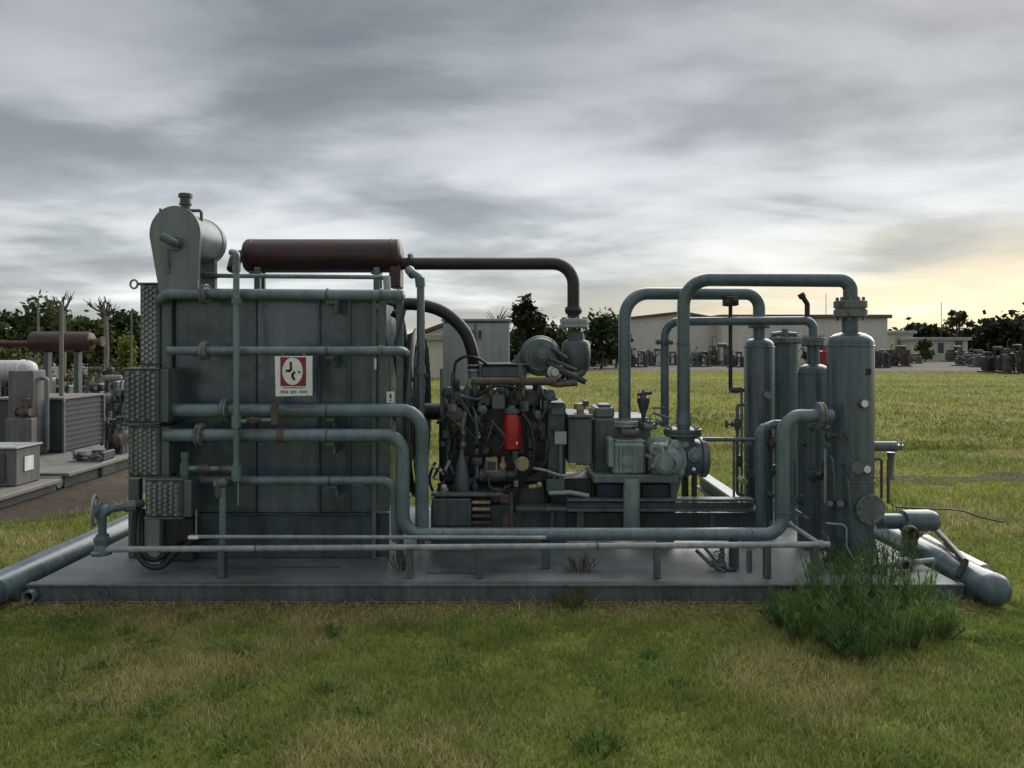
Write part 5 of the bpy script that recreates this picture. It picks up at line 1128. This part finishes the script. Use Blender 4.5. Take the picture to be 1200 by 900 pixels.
# ================================================================== GRASS AND WEEDS
def in_yard(x, y):
    x, y = np.asarray(x), np.asarray(y); edge = -4.3+.5*(fbm(x, y, 1.3)-.5)*2
    near = np.interp(x, [-30, -9, -5.4, -4.3], [6.0, 6.0, 6.9, 7.8])+(fbm(x, y, 2.1)-.5)*.9
    lim = np.interp(y, [7.6, 10.5, 16, 24], [-4.35, -3.7, -3.6, -4.6])+(fbm(x, y, 2.0)-.5)*.7
    return (x < lim) & (y > near) & (y < 25)
def in_rut(x, y): return (x > 4.0) & (x < 9.3) & (np.abs(y-9.75+.9*(vnoise(x, y, .6)-.5)) < 1.5*(fbm(x, y, .8)-.33)) & (RNG.random(len(x)) < .72)
def on_skid(x, y): return (x > XL-.02) & (x < XR+.02) & (y > YF+.01) & (y < YB)
def on_pipe(x, y): return (np.abs(x-(XL-.16)) < .13) & (y > 4.85) & (y < 7.7) | (np.abs(x-(XR+.15)) < .13) & (y > 4.9) & (y < 7.7)
GREEN = np.array([.19, .245, .055]); LUSH = np.array([.13, .22, .044]); STRAW = np.array([.46, .39, .19]); YEL = np.array([.250, .262, .052]); BROWN = np.array([.19, .145, .085])
def grass_field(name, n, ylo, yhi, hmin, hmax, wmin, wmax, far=0.0, keep=None, xpad=.4, ypow=1.0, xr=None):
    y = ylo+(yhi-ylo)*RNG.random(n)**ypow
    x = RNG.uniform(-1, 1, n)*(y*.68+xpad) if xr is None else RNG.uniform(xr[0], xr[1], n)
    clump = fbm(x, y, 3.1); patch = fbm(x, y, .9); big_ = fbm(x, y, .35)
    k = ~in_rut(x, y) & ~on_skid(x, y) & ~on_pipe(x, y) & ~in_yard(x, y) & (RNG.random(n) < .45+.9*clump)
    if keep is not None: k &= keep(x, y)
    x, y, clump, patch, big_ = (a[k] for a in (x, y, clump, patch, big_)); n = len(x)
    L = RNG.uniform(hmin, hmax, n)*(.45+1.1*clump)*(.8+.5*patch)
    L = L*np.where((y < 5.1) & (x > XL) & (x < XR), 1-.5*np.clip((y-4.7)/.3, 0, 1), 1)
    dead = np.clip((y-4.50-.25*fbm(x, y, 1.7))/.25, 0, 1)*np.clip((5.15-y)/.1, 0, 1)*np.where((x > XL-.1) & (x < XR), 1, 0)     # dried strip along the skid
    dry = np.clip((patch-.53)*5+(clump-.5)*1.2+RNG.normal(0, .28, n)+dead*.55, 0, 1); lush = np.clip((.47-big_)*4+RNG.normal(0, .2, n), 0, 1)*(1-dead)
    c = GREEN*(1-lush)[:, None]+LUSH*lush[:, None]
    c = c*(1-far)+YEL*far
    band = (vnoise(x*.07+y*.04, y, .5)-.5)*far; c = c*(1+band*1.5)[:, None]*np.stack([1+band*.35, 1+0*band, 1-band*.2], 1)
    c = c*(1-.75*dry)[:, None]+STRAW*(.75*dry)[:, None]
    br = (RNG.random(n) < .06+.35*dead)[:, None]; c = np.where(br, BROWN, c)*RNG.uniform(.62, 1.4, n)[:, None]*(.72+.56*fbm(x, y, 7.0))[:, None]
    lean = RNG.normal(0, .42+.25*0, (n, 2)); flat = RNG.random(n) < .12+.3*dead; lean[flat] *= 3.2
    me = blades(name, np.stack([x, y, np.full(n, -.004)], 1), lean, L, RNG.uniform(wmin, wmax, n), c)
    return link_mesh(name, me, BLADE, kind='stuff')
grass_field('foreground_grass', 240000, 2.5, 5.06, .018, .060, .0026, .0058, ypow=.85)
grass_field('side_grass', 150000, 5.05, 13, .03, .09, .005, .011, far=.45, xpad=1.0)
grass_field('field_grass', 170000, 12.5, 51, .04, .11, .012, .035, far=.85, xpad=2.0, ypow=1.25)
# dead stems and litter along the skid foot
n = 5200; x = RNG.uniform(XL-.2, XR+.1, n); y = 5.02-np.abs(RNG.normal(0, .16, n)); lean = RNG.normal(0, 3.0, (n, 2))
c = np.where(RNG.random(n)[:, None] < .5, STRAW, BROWN)*RNG.uniform(.6, 1.3, n)[:, None]
link_mesh('dead_grass', blades('dead_grass', np.stack([x, y, RNG.uniform(0, .03, n)], 1), lean, RNG.uniform(.03, .10, n), RNG.uniform(.002, .005, n), c), BLADE, kind='stuff')

n0 = 45; cx_ = RNG.uniform(-3.4, 3.4, n0); cy_ = RNG.uniform(3.0, 4.95, n0); q_ = RNG.integers(0, n0, 5200); rr_ = RNG.uniform(.02, .09, n0)
x = cx_[q_]+RNG.normal(0, 1, 5200)*rr_[q_]; y = cy_[q_]+RNG.normal(0, 1, 5200)*rr_[q_]; kk = y < 5.0; x, y, q_ = x[kk], y[kk], q_[kk]
link_mesh('lawn_weeds', blades('lawn_weeds', np.stack([x, y, np.zeros(len(x))], 1), RNG.normal(0, .9, (len(x), 2)), RNG.uniform(.03, .075, len(x)), RNG.uniform(.006, .014, len(x)), np.array([[.115, .185, .045]])*RNG.uniform(.6, 1.5, len(x))[:, None]), BLADE, kind='stuff')
n = 4200; x = RNG.uniform(XL-.3, XR+.2, n); x = x[fbm(x, x*0, 2.3) > .55]; n = len(x); y = 5.035-np.abs(RNG.normal(0, .05, n))
link_mesh('edge_grass', blades('edge_grass', np.stack([x, y, np.zeros(n)], 1), RNG.normal(0, .35, (n, 2)), RNG.uniform(.02, .06, n)*np.where(RNG.random(n) < .06, 2, 1), RNG.uniform(.003, .006, n), np.where(RNG.random(n)[:, None] < .5, GREEN, STRAW)*RNG.uniform(.6, 1.2, n)[:, None]), BLADE, kind='stuff')
def weed(name, label, x, y, h, w, stems, per, hue, leaf=.075, lw=.006, z0=0.0, cat='weed', group=None, droop=.5):
    t = thing(name, label, cat, (x, y, z0), group); m = MB(); B = []; LN = []; LL = []
    for i in range(stems):
        a = random.uniform(0, 2*PI); d = w*.5*math.sqrt(random.random()); hh = h*random.uniform(.25, 1.0)**.8*(1-.25*(d/(w*.5))**2)
        b = Vector((x+math.cos(a)*d*.55, y+math.sin(a)*d*.45, z0-.01)); e = Vector((x+math.cos(a)*d*1.1, y+math.sin(a)*d*.9, z0+hh)); q = b.lerp(e, .55)+Vector((0, 0, hh*.08))
        m.tube([b, q, e], .0042, 0, 5, .0015)
        for k in range(per):
            f = random.uniform(.12, 1.0); p = b.lerp(q, f/.55) if f < .55 else q.lerp(e, (f-.55)/.45)
            g = random.uniform(0, 2*PI); s_ = random.uniform(.2, 1.3)
            B.append((p.x, p.y, p.z)); LN.append((math.cos(g)*s_, math.sin(g)*s_)); LL.append(leaf*random.uniform(.5, 1.2)*(1.15-.5*f))
    part('stems', m, BARK, t)
    n = len(B); k = RNG.uniform(.6, 1.45, n)[:, None]; 
    me = blades('leaves', np.array(B)-np.array([x, y, z0]), np.array(LN), np.array(LL), RNG.uniform(.6, 1.3, n)*lw, np.array(hue)[None, :]*k)
    link_mesh('leaves', me, BLADE, t); return t
WG = (.095, .185, .045); WD = (.065, .135, .032)
def gy(py): return EYE*F/(py-HY)
wl_ = [(950, 752, .34, .42, 'feathery green weed at the left front of the weed patch'), (1005, 770, .30, .44, 'feathery weed at the very front of the weed patch'), (1052, 757, .32, .42, 'feathery weed at the right front of the weed patch'),
       (975, 722, .44, .48, 'taller weed against the skid edge in the weed patch'), (1030, 716, .50, .46, 'tallest feathery weed in front of the tallest vessel'), (1080, 722, .38, .42, 'weed in front of the bright pipe at the skid end'), (1010, 740, .40, .5, 'bushy weed in the middle of the weed patch'),
       (925, 735, .22, .36, 'low weed at the left fringe of the weed patch'), (1098, 745, .2, .36, 'low weed at the right fringe of the weed patch'), (985, 690, .46, .40, 'weed growing at the foot of the tallest vessel'), (1045, 692, .50, .40, 'weed growing over the deck edge before the rusty nozzle')]
for i, (px, py, h_, w_, lb) in enumerate(wl_):
    Yw = gy(py); weed('weed_plant', lb, X(px, Yw), Yw, h_*random.uniform(.8, 1.15), w_*1.0, 28, 38, (WG, WD, (.12, .20, .052))[i % 3], .10, .0044, group='weed patch at the right end of the skid')
Yw = gy(765); weed('broadleaf_weed', 'pale broad-leaved weed in the front of the weed patch', X(985, Yw), Yw, .16, .22, 12, 16, (.10, .14, .07), .07, .018)
Yw = gy(722); weed('straw_tuft', 'dry straw-coloured tuft at the left side of the weed patch', X(945, Yw), Yw, .22, .22, 14, 10, (.26, .21, .10), .12, .005)
Yw = gy(712); weed('grass_tuft', 'tall grass tuft in front of the skid middle', X(668, Yw), Yw, .15, .26, 18, 12, (.10, .105, .035), .11, .005)
weed('grass_tuft', 'small grass tuft growing on the deck below the engine', X(680, 5.35), 5.35, .13, .25, 12, 12, (.09, .10, .035), .08, .005, DZ)
weed('grass_tuft', 'small weed growing on the deck right of the cooler', X(470, 5.4), 5.4, .16, .18, 10, 14, (.07, .085, .035), .06, .006, DZ)
Yw = gy(745); weed('low_weed', 'small dark green weed in the lawn before the skid middle', X(390, Yw), Yw, .08, .2, 14, 14, WG, .05, .007)
Yw = gy(880); weed('low_weed', 'dark green weed clump near the bottom of the lawn, right of centre', X(700, Yw), Yw, .08, .26, 18, 16, WG, .05, .006)
weed('weed_plant', 'weeds growing behind the drain drum on the right', X(1062, 6.6), 6.6, .42, .5, 20, 22, (.08, .09, .035), .06, .006)
weed('tall_grass', 'bluish tall grass clump in the left yard beside the cooler headers', X(122, 17), 17, 1.1, 1.6, 40, 14, (.16, .20, .15), .35, .02, cat='grass clump')
